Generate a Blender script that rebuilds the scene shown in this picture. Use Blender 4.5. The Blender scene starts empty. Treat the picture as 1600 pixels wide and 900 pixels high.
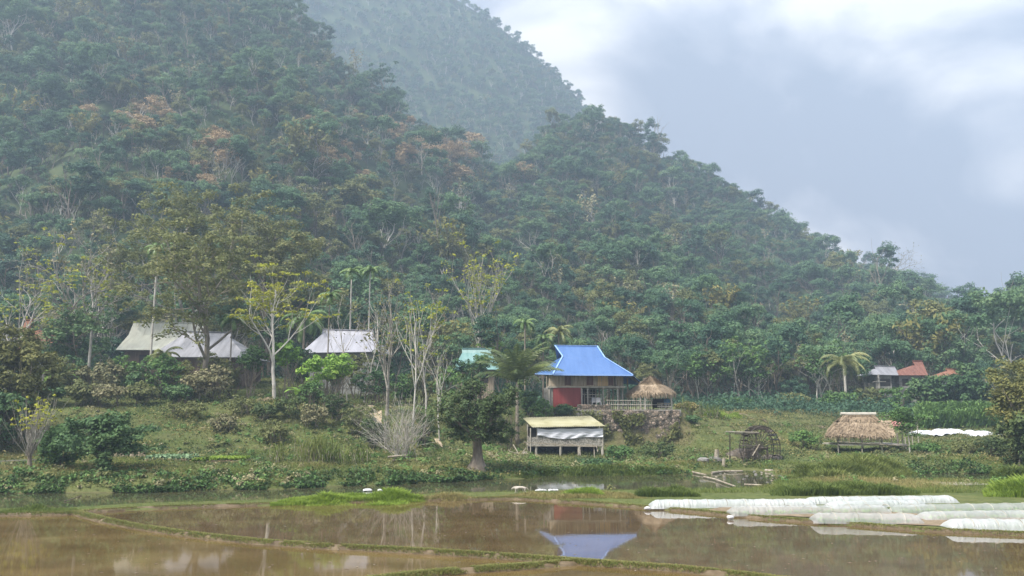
import bpy, math, random
import numpy as np
from mathutils import Vector

R = math.radians
scene = bpy.context.scene
COL = scene.collection
PI = math.pi

# ------------------------------------------------------------------ camera, sky, sun, exposure
F = 1256.0                      # focal length in pixels of the 1600 wide photograph
CAMZ = 4.2
TH = math.atan(190.0 / F)
CT, ST = math.cos(TH), math.sin(TH)
cam_d = bpy.data.cameras.new('camera')
cam = bpy.data.objects.new('camera', cam_d)
COL.objects.link(cam)
cam.location = (0, 0, CAMZ)
cam.rotation_euler = (PI / 2 + TH, 0, 0)
cam_d.sensor_width = 36.0
cam_d.lens = 36.0 * F / 1600.0
cam_d.clip_start = 0.3
cam_d.clip_end = 6000
scene.camera = cam

SUN_EL, SUN_AZ = R(54), R(-125)      # azimuth measured from +Y towards +X
world = bpy.data.worlds.new('World')
scene.world = world
world.use_nodes = True
wn = world.node_tree.nodes
wl = world.node_tree.links
wn.clear()
w_out = wn.new('ShaderNodeOutputWorld')
w_bg = wn.new('ShaderNodeBackground')
w_bg.inputs['Strength'].default_value = 0.15
sky = wn.new('ShaderNodeTexSky')
sky.sky_type = 'NISHITA'
sky.sun_disc = False
sky.sun_elevation = SUN_EL
sky.sun_rotation = SUN_AZ
sky.dust_density = 3.0
tc = wn.new('ShaderNodeTexCoord')
mp = wn.new('ShaderNodeMapping')
mp.inputs['Scale'].default_value = (1.0, 1.0, 1.75)
mp.inputs['Location'].default_value = (0.62, 0.15, 0.28)
mp.inputs['Rotation'].default_value = (0.0, R(-24), 0.0)
n1 = wn.new('ShaderNodeTexNoise')
n1.inputs['Scale'].default_value = 2.7
n1.inputs['Detail'].default_value = 6
n1.inputs['Roughness'].default_value = 0.52
n1.inputs['Distortion'].default_value = 0.7
cr = wn.new('ShaderNodeValToRGB')
e = cr.color_ramp.elements
e[0].position = 0.42; e[0].color = (1.55, 1.66, 2.02, 1)
e[1].position = 0.64; e[1].color = (4.5, 4.35, 4.25, 1)
m_ = cr.color_ramp.elements.new(0.49); m_.color = (2.18, 2.24, 2.56, 1)
m_ = cr.color_ramp.elements.new(0.55); m_.color = (2.95, 2.93, 3.12, 1)
cm = wn.new('ShaderNodeMixRGB')
cm.inputs['Fac'].default_value = 0.96
wl.new(tc.outputs['Generated'], mp.inputs['Vector'])
wl.new(mp.outputs['Vector'], n1.inputs['Vector'])
def cloud_bank(prev, px, row, width, amp):
    a_, b_ = (px - 800) / F, (450 - row) / F
    D = Vector((a_, CT - b_ * ST, ST + b_ * CT)).normalized()
    dt = wn.new('ShaderNodeVectorMath'); dt.operation = 'DOT_PRODUCT'; dt.inputs[1].default_value = D; wl.new(tc.outputs['Generated'], dt.inputs[0])
    mr_ = wn.new('ShaderNodeMapRange'); mr_.interpolation_type = 'SMOOTHERSTEP'; mr_.inputs[1].default_value = math.cos(R(width)); mr_.inputs[2].default_value = 1.0
    mr_.inputs[3].default_value = 0.0; mr_.inputs[4].default_value = amp; wl.new(dt.outputs['Value'], mr_.inputs[0])
    ad_ = wn.new('ShaderNodeMath'); ad_.operation = 'ADD'; wl.new(prev, ad_.inputs[0]); wl.new(mr_.outputs[0], ad_.inputs[1]); return ad_.outputs[0]
cf = n1.outputs['Fac']
for q_ in ((810, -20, 12, .06), (1290, 365, 4.5, .06), (1590, 60, 12, .025), (1470, 10, 5, .03), (1170, 210, 13, -.06), (1350, 110, 6, -.045), (1560, 440, 14, -.03)): cf = cloud_bank(cf, *q_)
wl.new(cf, cr.inputs['Fac'])
wl.new(sky.outputs['Color'], cm.inputs['Color1'])
wl.new(cr.outputs['Color'], cm.inputs['Color2'])
# an overcast sky is brighter overhead than near the horizon
sxz = wn.new('ShaderNodeSeparateXYZ'); wl.new(tc.outputs['Generated'], sxz.inputs[0])
zr_ = wn.new('ShaderNodeMapRange'); zr_.inputs[1].default_value = 0.42; zr_.inputs[2].default_value = 0.9; zr_.inputs[3].default_value = 1.0; zr_.inputs[4].default_value = 2.2
wl.new(sxz.outputs['Z'], zr_.inputs[0])
vm = wn.new('ShaderNodeVectorMath'); vm.operation = 'SCALE'; wl.new(cm.outputs['Color'], vm.inputs[0]); wl.new(zr_.outputs[0], vm.inputs['Scale'])
wl.new(vm.outputs[0], w_bg.inputs['Color'])
wl.new(w_bg.outputs['Background'], w_out.inputs['Surface'])

sun_d = bpy.data.lights.new('sun', 'SUN')
sun = bpy.data.objects.new('sun', sun_d)
COL.objects.link(sun)
sun_d.energy = 4.0
sun_d.angle = R(14)
sun_d.color = (1.0, 0.95, 0.87)
sd = Vector((math.sin(SUN_AZ) * math.cos(SUN_EL), math.cos(SUN_AZ) * math.cos(SUN_EL), math.sin(SUN_EL)))
sun.rotation_euler = (-sd).to_track_quat('-Z', 'Y').to_euler()

scene.view_settings.view_transform = 'Standard'
scene.view_settings.look = 'None'
scene.view_settings.gamma = 1.0
scene.view_settings.exposure = 1.06
cy = scene.cycles
cy.use_denoising = True
cy.max_bounces = 5
cy.diffuse_bounces = 2
cy.glossy_bounces = 2
cy.transmission_bounces = 3
cy.transparent_max_bounces = 6
cy.volume_bounces = 0
HAZE_DENSITY = 0.00096

# ------------------------------------------------------------------ helpers
def rng_(s): return np.random.default_rng(s)

def tanrow(row):
    b = (450.0 - row) / F
    return (ST + b * CT) / (CT - b * ST)

def pt(px, row, Y):
    a = (px - 800.0) / F; b = (450.0 - row) / F
    dy = CT - b * ST; dz = ST + b * CT
    return np.array([a * Y / dy, Y, CAMZ + dz * Y / dy])

def Yrow(row, z=0.0): return (CAMZ - z) / -tanrow(row)

def gpt(px, row, z=0.0):
    return pt(px, row, Yrow(row, z))

def _hash(ix, iy, s):
    n = (ix * 374761393 + iy * 668265263 + s * 1274126177) & 0xffffffff
    n = ((n ^ (n >> 13)) * 1274126177) & 0xffffffff
    return ((n ^ (n >> 16)) & 0xffff) / 65535.0

def vn(x, y, s=0):
    x = np.asarray(x, float); y = np.asarray(y, float)
    ix = np.floor(x).astype(np.int64); iy = np.floor(y).astype(np.int64)
    fx = x - ix; fy = y - iy
    fx = fx * fx * (3 - 2 * fx); fy = fy * fy * (3 - 2 * fy)
    a = _hash(ix, iy, s); b = _hash(ix + 1, iy, s); c = _hash(ix, iy + 1, s); d = _hash(ix + 1, iy + 1, s)
    return (a * (1 - fx) + b * fx) * (1 - fy) + (c * (1 - fx) + d * fx) * fy * 1.0

def fbm(x, y, s=0, o=4):
    t = 0; a = 0.5
    for k in range(o):
        t = t + a * (vn(x, y, s + k) - 0.5); x = x * 2.03 + 7.1; y = y * 2.03 + 3.7; a *= 0.55
    return t

def np_mesh(name, parts, mats, smooth=False):
    """parts: list of (V, F, material index); F an (m,k) int array, k = 3 or 4"""
    Vs = []; loops = []; tot = []; mi = []; off = 0
    for V, Fc, k in parts:
        V = np.asarray(V, np.float32).reshape(-1, 3); Fc = np.asarray(Fc, np.int32)
        if len(Fc) == 0: continue
        Vs.append(V); loops.append((Fc + off).ravel()); tot.append(np.full(len(Fc), Fc.shape[1], np.int32))
        mi.append(np.full(len(Fc), k, np.int32)); off += len(V)
    V = np.concatenate(Vs); loops = np.concatenate(loops); tot = np.concatenate(tot); mi = np.concatenate(mi)
    me = bpy.data.meshes.new(name)
    me.vertices.add(len(V)); me.vertices.foreach_set('co', V.ravel())
    me.loops.add(len(loops)); me.loops.foreach_set('vertex_index', loops)
    me.polygons.add(len(tot))
    st = np.concatenate([[0], np.cumsum(tot)[:-1]]).astype(np.int32)
    me.polygons.foreach_set('loop_start', st); me.polygons.foreach_set('loop_total', tot)
    me.polygons.foreach_set('material_index', mi)
    if smooth is True: me.polygons.foreach_set('use_smooth', np.ones(len(tot), bool))
    elif smooth is not False: me.polygons.foreach_set('use_smooth', np.isin(mi, smooth))
    for m in mats: me.materials.append(m)
    me.update(calc_edges=True)
    return me

ORG = {}
def link(name, me, parent=None, loc=None):
    o = bpy.data.objects.new(name, me); COL.objects.link(o)
    if parent is not None: o.parent = parent
    if loc is not None: o.location = loc
    return o

def tag(o, label=None, cat=None, group=None, kind=None):
    if label: o['label'] = label
    if cat: o['category'] = cat
    if group: o['group'] = group
    if kind: o['kind'] = kind
    return o

def empty(name, loc, label=None, cat=None, group=None):
    o = bpy.data.objects.new(name, None); COL.objects.link(o); o.location = loc
    ORG[o.name] = np.array(loc, float)
    return tag(o, label, cat, group)

class MB:
    """collects shapes in world coordinates, builds them as one mesh object"""
    def __init__(s): s.V = []; s.Fq = []; s.n = 0
    def add(s, V, faces):
        V = [tuple(map(float, v)) for v in V]
        s.V += V; s.Fq += [tuple(i + s.n for i in f) for f in faces]; s.n += len(V); return s
    def poly(s, *P): return s.add(P, [tuple(range(len(P)))])
    def slab(s, P, th, down=None):
        """a thick plate: polygon P extruded along its normal (or down vector)"""
        P = [np.array(p, float) for p in P]; n = len(P)
        nr = np.cross(P[1] - P[0], P[2] - P[0]); nr /= np.linalg.norm(nr)
        d = nr * -th if down is None else np.array(down, float)
        return s.add(P + [p + d for p in P], [tuple(range(n)), tuple(range(2 * n - 1, n - 1, -1))] +
                     [(i, i + n, (i + 1) % n + n, (i + 1) % n) for i in range(n)])
    def box(s, x0, x1, y0, y1, z0, z1):
        V = [(x, y, z) for z in (z0, z1) for y in (y0, y1) for x in (x0, x1)]
        return s.add(V, [(0, 2, 3, 1), (4, 5, 7, 6), (0, 1, 5, 4), (2, 6, 7, 3), (0, 4, 6, 2), (1, 3, 7, 5)])
    def bar(s, a, b, w, h=None, seg=None):
        h = h or w; a = np.array(a, float); b = np.array(b, float); d = b - a; d /= np.linalg.norm(d)
        up = np.array([0, 0, 1.0]) if abs(d[2]) < .9 else np.array([0, 1.0, 0])
        u = np.cross(d, up); u /= np.linalg.norm(u); v = np.cross(u, d)
        V = [p + u * i * w / 2 + v * j * h / 2 for p in (a, b) for i, j in ((-1, -1), (1, -1), (1, 1), (-1, 1))]
        return s.add(V, [(3, 2, 1, 0), (4, 5, 6, 7)] + [(i, (i + 1) % 4, (i + 1) % 4 + 4, i + 4) for i in range(4)])
    def tube(s, P, r, n=7, caps=True):
        P = [np.array(p, float) for p in P]; m = len(P)
        rr = r if hasattr(r, '__len__') else [r] * m
        V = []
        for i in range(m):
            d = P[min(i + 1, m - 1)] - P[max(i - 1, 0)]; d = d / (np.linalg.norm(d) + 1e-9)
            up = np.array([0, 0, 1.0]) if abs(d[2]) < .9 else np.array([0, 1.0, 0])
            u = np.cross(d, up); u /= np.linalg.norm(u); v = np.cross(u, d)
            for k in range(n):
                an = 2 * PI * k / n; V.append(P[i] + (u * math.cos(an) + v * math.sin(an)) * rr[i])
        fs = [(i * n + k, i * n + (k + 1) % n, (i + 1) * n + (k + 1) % n, (i + 1) * n + k) for i in range(m - 1) for k in range(n)]
        if caps: fs += [tuple(range(n))[::-1], tuple((m - 1) * n + k for k in range(n))]
        return s.add(V, fs)
    def build(s, name, mat, parent=None, bevel=0, smooth=False):
        org = ORG[parent.name] if parent is not None else np.zeros(3)
        me = bpy.data.meshes.new(name)
        me.from_pydata([tuple(np.array(v) - org) for v in s.V], [], s.Fq)
        me.materials.append(mat)
        if smooth: me.polygons.foreach_set('use_smooth', np.ones(len(me.polygons), bool))
        me.update()
        o = link(name, me, parent); ORG[o.name] = org
        if bevel:
            b = o.modifiers.new('bevel', 'BEVEL'); b.width = bevel; b.segments = 1; b.limit_method = 'ANGLE'
        return o

def npart(name, parts, mats, parent=None, smooth=False):
    org = ORG[parent.name] if parent is not None else np.zeros(3)
    o = link(name, np_mesh(name, [(np.asarray(V) - org, Fc, k) for V, Fc, k in parts], mats, smooth), parent)
    ORG[o.name] = org
    return o

# ------------------------------------------------------------------ materials
def nodes_of(name):
    m = bpy.data.materials.new(name); m.use_nodes = True
    nt = m.node_tree; nt.nodes.clear()
    return m, nt, nt.nodes, nt.links

def ramp(N, cols, pos=None):
    r = N.new('ShaderNodeValToRGB'); el = r.color_ramp.elements
    pos = pos or [i / (len(cols) - 1) for i in range(len(cols))]
    while len(el) < len(cols): el.new(0.5)
    for i, (c, p) in enumerate(zip(cols, pos)):
        el[i].position = p; el[i].color = (*c, 1)
    return r

def leafmat(name, cols, trans=0.25, rough=0.62, scale=0.35, spec=0.18, island=0.55, k=1.75):
    cols = [(min(.7, a * k * 1.04), min(.7, b * k), min(.6, c * k * .92)) for a, b, c in cols]
    m, nt, N, L = nodes_of(name)
    out = N.new('ShaderNodeOutputMaterial'); p = N.new('ShaderNodeBsdfPrincipled')
    geo = N.new('ShaderNodeNewGeometry'); oi = N.new('ShaderNodeObjectInfo'); tcn = N.new('ShaderNodeTexCoord')
    nz = N.new('ShaderNodeTexNoise'); nz.inputs['Scale'].default_value = scale; nz.inputs['Detail'].default_value = 2
    L.new(tcn.outputs['Object'], nz.inputs['Vector'])
    # value = noise + object random + island random
    a = N.new('ShaderNodeMath'); a.operation = 'MULTIPLY_ADD'; a.inputs[1].default_value = 0.42
    L.new(oi.outputs['Random'], a.inputs[0])
    b = N.new('ShaderNodeMath'); b.operation = 'MULTIPLY_ADD'; b.inputs[1].default_value = island
    L.new(geo.outputs['Random Per Island'], b.inputs[0]); L.new(nz.outputs['Fac'], b.inputs[2])
    L.new(b.outputs[0], a.inputs[2])
    c = N.new('ShaderNodeMath'); c.operation = 'MULTIPLY_ADD'; c.inputs[1].default_value = 0.85; c.inputs[2].default_value = -0.37
    L.new(a.outputs[0], c.inputs[0])
    r = ramp(N, cols); L.new(c.outputs[0], r.inputs['Fac'])
    L.new(r.outputs['Color'], p.inputs['Base Color'])
    p.inputs['Roughness'].default_value = rough; p.inputs['Specular IOR Level'].default_value = spec
    if trans:
        t = N.new('ShaderNodeBsdfTranslucent'); mx = N.new('ShaderNodeMixShader'); mx.inputs[0].default_value = trans
        L.new(r.outputs['Color'], t.inputs['Color'])
        L.new(p.outputs[0], mx.inputs[1]); L.new(t.outputs[0], mx.inputs[2]); L.new(mx.outputs[0], out.inputs['Surface'])
    else: L.new(p.outputs[0], out.inputs['Surface'])
    return m

def surf(name, cols, scale=2.0, rough=0.7, spec=0.3, detail=5, bump=0.0, bscale=None, pos=None, stretch=(1, 1, 1), metallic=0.0, objrand=0.0, dist=0.0):
    m, nt, N, L = nodes_of(name)
    out = N.new('ShaderNodeOutputMaterial'); p = N.new('ShaderNodeBsdfPrincipled')
    tcn = N.new('ShaderNodeTexCoord'); mpn = N.new('ShaderNodeMapping'); mpn.inputs['Scale'].default_value = stretch
    nz = N.new('ShaderNodeTexNoise'); nz.inputs['Scale'].default_value = scale; nz.inputs['Detail'].default_value = detail
    nz.inputs['Roughness'].default_value = 0.62; nz.inputs['Distortion'].default_value = dist
    L.new(tcn.outputs['Object'], mpn.inputs['Vector']); L.new(mpn.outputs[0], nz.inputs['Vector'])
    fac = nz.outputs['Fac']
    if objrand:
        oi = N.new('ShaderNodeObjectInfo'); a = N.new('ShaderNodeMath'); a.operation = 'MULTIPLY_ADD'
        a.inputs[1].default_value = objrand; L.new(oi.outputs['Random'], a.inputs[0]); L.new(fac, a.inputs[2])
        b = N.new('ShaderNodeMath'); b.operation = 'SUBTRACT'; b.inputs[1].default_value = objrand / 2; L.new(a.outputs[0], b.inputs[0]); fac = b.outputs[0]
    pos = pos or [0.3 + 0.4 * i / (len(cols) - 1) for i in range(len(cols))]
    r = ramp(N, cols, pos); L.new(fac, r.inputs['Fac'])
    L.new(r.outputs['Color'], p.inputs['Base Color'])
    p.inputs['Roughness'].default_value = rough; p.inputs['Specular IOR Level'].default_value = spec
    p.inputs['Metallic'].default_value = metallic
    if bump:
        n2 = N.new('ShaderNodeTexNoise'); n2.inputs['Scale'].default_value = bscale or scale * 4; n2.inputs['Detail'].default_value = 4
        L.new(mpn.outputs[0], n2.inputs['Vector'])
        bp = N.new('ShaderNodeBump'); bp.inputs['Strength'].default_value = bump; bp.inputs['Distance'].default_value = 0.05
        L.new(n2.outputs['Fac'], bp.inputs['Height']); L.new(bp.outputs[0], p.inputs['Normal'])
    L.new(p.outputs[0], out.inputs['Surface'])
    m['_p'] = p.name
    return m

def sheetmetal(name, cols, wave=14.0, axis='X', rough=0.4, scale=0.6, bump=0.5, streak=(3.0, 0.4, 0.4), pos=None):
    """corrugated painted sheet with weather streaks"""
    m = surf(name, cols, scale=scale, rough=rough, spec=0.5, stretch=streak, detail=6, pos=pos)
    nt = m.node_tree; N = nt.nodes; L = nt.links; p = N[m['_p']]
    tcn = N.new('ShaderNodeTexCoord'); wv = N.new('ShaderNodeTexWave'); wv.bands_direction = axis
    wv.inputs['Scale'].default_value = wave; L.new(tcn.outputs['Object'], wv.inputs['Vector'])
    bp = N.new('ShaderNodeBump'); bp.inputs['Strength'].default_value = bump; bp.inputs['Distance'].default_value = 0.03
    L.new(wv.outputs['Fac'], bp.inputs['Height']); L.new(bp.outputs[0], p.inputs['Normal'])
    return m

M = {}
M['bark_pale'] = surf('bark_pale', [(0.20, 0.18, 0.15), (0.42, 0.39, 0.34), (0.56, 0.53, 0.47)], scale=3, stretch=(1, 1, 0.4), objrand=.3)
M['bark_brown'] = surf('bark_brown', [(0.09, 0.07, 0.05), (0.2, 0.165, 0.125), (0.3, 0.26, 0.2)], scale=3, stretch=(1, 1, 0.3), bump=.6, objrand=.3)
M['bark_dark'] = surf('bark_dark', [(0.05, 0.04, 0.03), (0.11, 0.09, 0.07), (0.17, 0.14, 0.11)], scale=4, stretch=(1, 1, 0.3))
M['leaf_forest'] = leafmat('leaf_forest', [(0.020, 0.048, 0.027), (0.042, 0.085, 0.045), (0.072, 0.122, 0.060), (0.12, 0.165, 0.08)], trans=0.34, k=2.05)
M['leaf_forest_deep'] = leafmat('leaf_forest_deep', [(0.016, 0.038, 0.026), (0.030, 0.064, 0.040), (0.055, 0.097, 0.058)], trans=0.3, k=2.2)
M['leaf_olive'] = leafmat('leaf_olive', [(0.06, 0.075, 0.03), (0.10, 0.115, 0.045), (0.17, 0.16, 0.07)], trans=0.32)
M['leaf_brown'] = leafmat('leaf_brown', [(0.13, 0.10, 0.055), (0.22, 0.165, 0.10), (0.34, 0.26, 0.165)], trans=0.2, k=1.85)
M['leaf_dry'] = leafmat('leaf_dry', [(0.07, 0.08, 0.04), (0.13, 0.125, 0.07), (0.22, 0.20, 0.13)], trans=0.15)
M['leaf_green'] = leafmat('leaf_green', [(0.03, 0.065, 0.022), (0.06, 0.115, 0.035), (0.11, 0.18, 0.05)], trans=0.25)
M['leaf_darkgreen'] = leafmat('leaf_darkgreen', [(0.018, 0.045, 0.02), (0.04, 0.08, 0.032), (0.085, 0.13, 0.05)], trans=0.2)
M['leaf_bright'] = leafmat('leaf_bright', [(0.06, 0.13, 0.025), (0.13, 0.23, 0.045), (0.24, 0.34, 0.07)], trans=0.3)
M['leaf_yellow'] = leafmat('leaf_yellow', [(0.14, 0.18, 0.025), (0.25, 0.28, 0.035), (0.36, 0.34, 0.05)], trans=0.35, k=1.3)
M['leaf_amber'] = leafmat('leaf_amber', [(0.05, 0.06, 0.022), (0.10, 0.105, 0.035), (0.19, 0.165, 0.05)], trans=0.25)
M['palm'] = leafmat('palm', [(0.04, 0.08, 0.025), (0.08, 0.14, 0.04), (0.17, 0.22, 0.08)], trans=0.25, rough=0.4, spec=.5)
M['palm_hazel'] = leafmat('palm_hazel', [(0.07, 0.09, 0.035), (0.14, 0.16, 0.06), (0.28, 0.27, 0.13)], trans=0.25, rough=0.4, spec=.5)
M['grass'] = leafmat('grass', [(0.05, 0.080, 0.02), (0.10, 0.14, 0.035), (0.19, 0.21, 0.07)], trans=0.3, scale=.25, k=1.35)
M['grass_lime'] = leafmat('grass_lime', [(0.12, 0.20, 0.03), (0.20, 0.30, 0.045), (0.32, 0.41, 0.09)], trans=0.35, scale=.3, k=1.1)
M['grass_dry'] = leafmat('grass_dry', [(0.11, 0.11, 0.04), (0.21, 0.19, 0.08), (0.34, 0.30, 0.15)], trans=0.25, scale=.25, k=1.25)
M['straw'] = leafmat('straw', [(0.18, 0.14, 0.10), (0.38, 0.305, 0.225), (0.60, 0.50, 0.39)], trans=0.1, rough=.8, scale=1.5, k=1.0, island=.45)

# ------------------------------------------------------------------ terrain
DIKE_A = [(-400, 806), (0, 806), (110, 805), (165, 800), (250, 795), (420, 790), (560, 785), (700, 782), (800, 780), (900, 786),
          (1000, 794), (1070, 800), (1180, 811), (1300, 820), (1440, 831), (1600, 838), (1900, 850)]
_da = np.array([(p, Yrow(r)) for p, r in DIKE_A])
def dikeY(px): return np.interp(px, _da[:, 0], _da[:, 1])
# column in the photograph : near edge of river, then (Y, z) profile beyond it
COLS = {
 0:    (35.2, [(41.2, -.7), (42.4, .15), (43.8, .75), (53, .95), (57, 1.5), (67.5, 5.0), (76, 5.8), (84, 6.7), (92, 8), (105, 9.5), (130, 13), (210, 30)]),
 200:  (35.9, [(41.6, -.7), (42.6, .15), (44.4, .75), (53, .95), (57, 1.5), (67.5, 5.0), (76, 5.8), (84, 6.7), (92, 8), (105, 9.5), (130, 13), (210, 30)]),
 400:  (37.9, [(43.2, -.7), (44.2, .1), (46, .7), (55, 1.0), (59, 1.6), (69, 4.9), (76, 5.5), (84, 6.3), (92, 7.4), (105, 9), (130, 12), (210, 28)]),
 600:  (41.0, [(45.2, -.7), (46.6, .1), (48, .5), (58, .9), (63, 1.6), (72, 4.4), (80, 5.0), (92, 6.3), (105, 8), (130, 11), (210, 26)]),
 700:  (42.0, [(47.2, -.7), (48.6, .1), (50, .45), (59, .8), (65, 1.5), (76, 4.2), (84, 4.8), (92, 5.6), (105, 7), (130, 10), (210, 24)]),
 800:  (42.6, [(49.6, -.7), (51.0, .1), (53, .3), (62, .4), (74, .6), (78, 3.2), (80, 4.15), (92, 4.4), (105, 6), (130, 9), (210, 22)]),
 880:  (43.2, [(52.5, -.7), (53.8, .1), (56, .25), (66, .3), (77.2, .6), (78.6, 4.1), (80, 4.15), (92, 4.3), (105, 5.3), (130, 8), (210, 20)]),
 960:  (43.4, [(52.5, -.7), (54.0, .1), (57, .25), (68, .35), (77.4, .7), (78.6, 4.1), (80, 4.15), (92, 4.2), (105, 5), (130, 7), (210, 18)]),
 1050: (43.4, [(52.3, -.7), (54.0, .1), (57, .3), (68, .45), (77.4, .8), (78.8, 4.1), (80, 4.15), (92, 4.2), (105, 4.8), (130, 6), (210, 16)]),
 1064: (43.4, [(52.3, -.7), (54.0, .1), (57, .3), (68, .45), (77.4, .8), (78.8, 4.1), (80, 4.15), (92, 4.2), (105, 4.8), (130, 6), (210, 16)]),
 1092: (43.2, [(53.5, -.7), (55.0, .1), (60, .5), (70, 1.3), (78, 2.8), (86, 3.8), (95, 4.2), (105, 4.6), (130, 5.6), (210, 15)]),
 1150: (44.5, [(55.5, -.6), (58.5, .05), (62, .3), (70, 1.2), (76, 2.2), (84, 2.9), (90, 3.7), (105, 4.5), (130, 5.4), (210, 14)]),
 1220: (49.0, [(52.0, -.3), (54.0, .12), (60, .3), (68, .9), (75, 1.6), (84, 2.3), (92, 2.8), (98, 4.0), (115, 4.6), (130, 5.4), (210, 14)]),
 1320: (50.5, [(52.0, -.5), (53.0, .1), (60, .35), (68, .5), (76, 1.3), (84, 1.9), (93, 2.3), (98, 3.8), (115, 4.5), (130, 5.4), (210, 13)]),
 1450: (49.5, [(53.6, -.7), (54.8, .1), (58, .6), (68, .9), (76, 1.3), (84, 1.6), (93, 2.1), (98, 3.3), (115, 4.5), (130, 5.4), (210, 12)]),
 1600: (48.5, [(54.0, -.7), (55.5, .2), (58, .7), (68, 1.1), (76, 1.5), (84, 1.8), (93, 2.3), (98, 3.2), (115, 4.6), (130, 5.4), (210, 10)]),
}
_cp = np.array(sorted(COLS)); _ys = np.arange(0, 211, 0.25)
_tab = []
for c in _cp:
    yn, prof = COLS[c]; yd = float(dikeY(c))
    P = [(0, -.3), (yd - .35, -.3), (yd + .05, .08), (yn - .5, .1), (yn + .4, -.35), (yn + 1.2, -.7)] + prof
    P = np.array(P); _tab.append(np.interp(_ys, P[:, 0], P[:, 1]))
_tab = np.array(_tab)
PXK = F * 1.016
def px_of(x, y): return 800 + PXK * np.asarray(x) / np.maximum(np.asarray(y), 12.0)

def g0(x, y):
    px = np.clip(px_of(x, y), 0, 1599.9); y = np.clip(y, 0, 209.7)
    ci = np.clip(np.searchsorted(_cp, px, side='right') - 1, 0, len(_cp) - 2)
    f = (px - _cp[ci]) / (_cp[ci + 1] - _cp[ci]); f = f * f * (3 - 2 * f)
    yi = y / 0.25; y0 = np.floor(yi).astype(int); fy = yi - y0
    def s(c): return _tab[c, y0] * (1 - fy) + _tab[c, y0 + 1] * fy
    # edges follow the dike exactly where the columns are far apart
    return s(ci) * (1 - f) + s(ci + 1) * f

def ground(x, y):
    x = np.asarray(x, float); y = np.asarray(y, float)
    # the banks wander a little
    land = np.clip((y - 46) / 6, 0, 1) * (1 - np.clip((y - 70) / 3, 0, 1) * np.clip((110 - np.abs(px_of(x, y) - 958)) / 8, 0, 1))
    yy = y + fbm(x * .22, y * .22, 5, 3) * 2.2 * land
    z = g0(x, yy)
    dY = dikeY(np.clip(px_of(x, y), -400, 1900))
    near = y < dY - .3
    z = np.where(near, -.3, np.where((y < dY + 2.0) & (y > dY), np.maximum(z, .06), z))
    rough = np.clip((z + .05) * 2, 0, 1) * np.clip((y - 44) / 10, 0.12, 1) * np.clip((128 - y) / 12, 0, 1)
    z = z + (fbm(x * .7, y * .7, 11, 4) * .55 + fbm(x * 2.6, y * 2.6, 21, 3) * .18) * rough
    # small terraces on the open slopes
    px = px_of(x, y); st = np.where(px > 1060, .62, .9); off = fbm(x * .06, y * .06, 91, 2) * .8
    q = (z + off) / st; fr = q - np.floor(q); zz = (np.floor(q) + np.clip((fr - .62) / .38, 0, 1)) * st - off
    wt = np.clip((z - .75) * 3, 0, 1) * np.clip((98 - y) / 6, 0, 1) * np.clip((np.abs(px - 958) - 105) / 25, 0, 1) * np.where(px > 1060, .85, .45)
    z = z * (1 - wt) + zz * wt
    return z

def gz(x, y): return float(ground(np.array([x]), np.array([y]))[0])

SIL = np.array([(-600, -260), (0, -150), (200, -95), (350, -35), (440, 5), (500, 70), (560, 122), (640, 185), (700, 222), (760, 258), (800, 258), (840, 215), (870, 193),
                (960, 176), (1000, 202), (1060, 242), (1150, 285), (1210, 332), (1300, 378), (1400, 428), (1480, 464), (1540, 500), (1600, 512), (2200, 560)], float)
RIDGE = np.array([(-600, 300), (440, 300), (700, 300), (800, 330), (900, 360), (1100, 370), (1600, 390), (2200, 400)], float)
def hill_params(px):
    Yr = np.interp(px, RIDGE[:, 0], RIDGE[:, 1])
    row = np.interp(px, SIL[:, 0], SIL[:, 1])
    zr = CAMZ + tanrow(row) * Yr - 6.5
    return Yr, zr
HY0 = 128.0
def hill(x, y):
    x = np.asarray(x, float); y = np.asarray(y, float)
    px = px_of(x, y)
    Yr, zr = hill_params(px)
    zb = g0(x, np.full_like(y, HY0))
    t = (y - HY0) / (Yr - HY0)
    tt = np.clip(t, 0, 1)
    up = zb + (zr - zb) * (0.22 * tt ** 2 + 0.78 * tt)
    amp = np.clip(tt * 5, 0, 1) * np.clip((1.03 - tt) * 2.2, 0.06, 1)
    up = up + fbm(x * .014, y * .014, 31, 4) * 58 * amp + fbm(x * .05, y * .05, 41, 3) * 12 * amp
    dn = zr - (y - Yr) * 0.5
    return np.where(t <= 1, up, dn)

MS = np.array([(-600, -330), (300, -190), (600, -70), (745, 12), (800, 48), (850, 88), (900, 132), (935, 178), (980, 232), (1100, 350), (1300, 480), (1700, 560)], float)
MYR, MY0 = 640.0, 400.0
def mountain(x, y):
    px = px_of(x, y); row = np.interp(px, MS[:, 0], MS[:, 1])
    zr = CAMZ + tanrow(row) * MYR - 6
    t = np.clip((y - MY0) / (MYR - MY0), 0, 1)
    z = 20 + (zr - 20) * (0.6 * t + 0.4 * t * t) + fbm(x * .012, y * .012, 61, 4) * 70 * np.clip(t * 4, 0, 1) * np.clip((1.02 - t) * 2.5, 0.05, 1)
    return np.where(y <= MYR, z, zr - (y - MYR) * .6)

def sheet(name, fn, ys, hw, nx, mat, label=None):
    s = np.linspace(-1, 1, nx)
    Y, S = np.meshgrid(ys, s, indexing='ij'); X = S * hw(Y)
    Z = fn(X, Y)
    V = np.stack([X, Y, Z], -1).reshape(-1, 3)
    i, j = np.meshgrid(np.arange(len(ys) - 1), np.arange(nx - 1), indexing='ij')
    a = (i * nx + j).ravel(); Fc = np.stack([a, a + 1, a + nx + 1, a + nx], -1)
    o = link(name, np_mesh(name, [(V, Fc, 0)], [mat], smooth=True))
    return tag(o, kind='structure')

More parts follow.
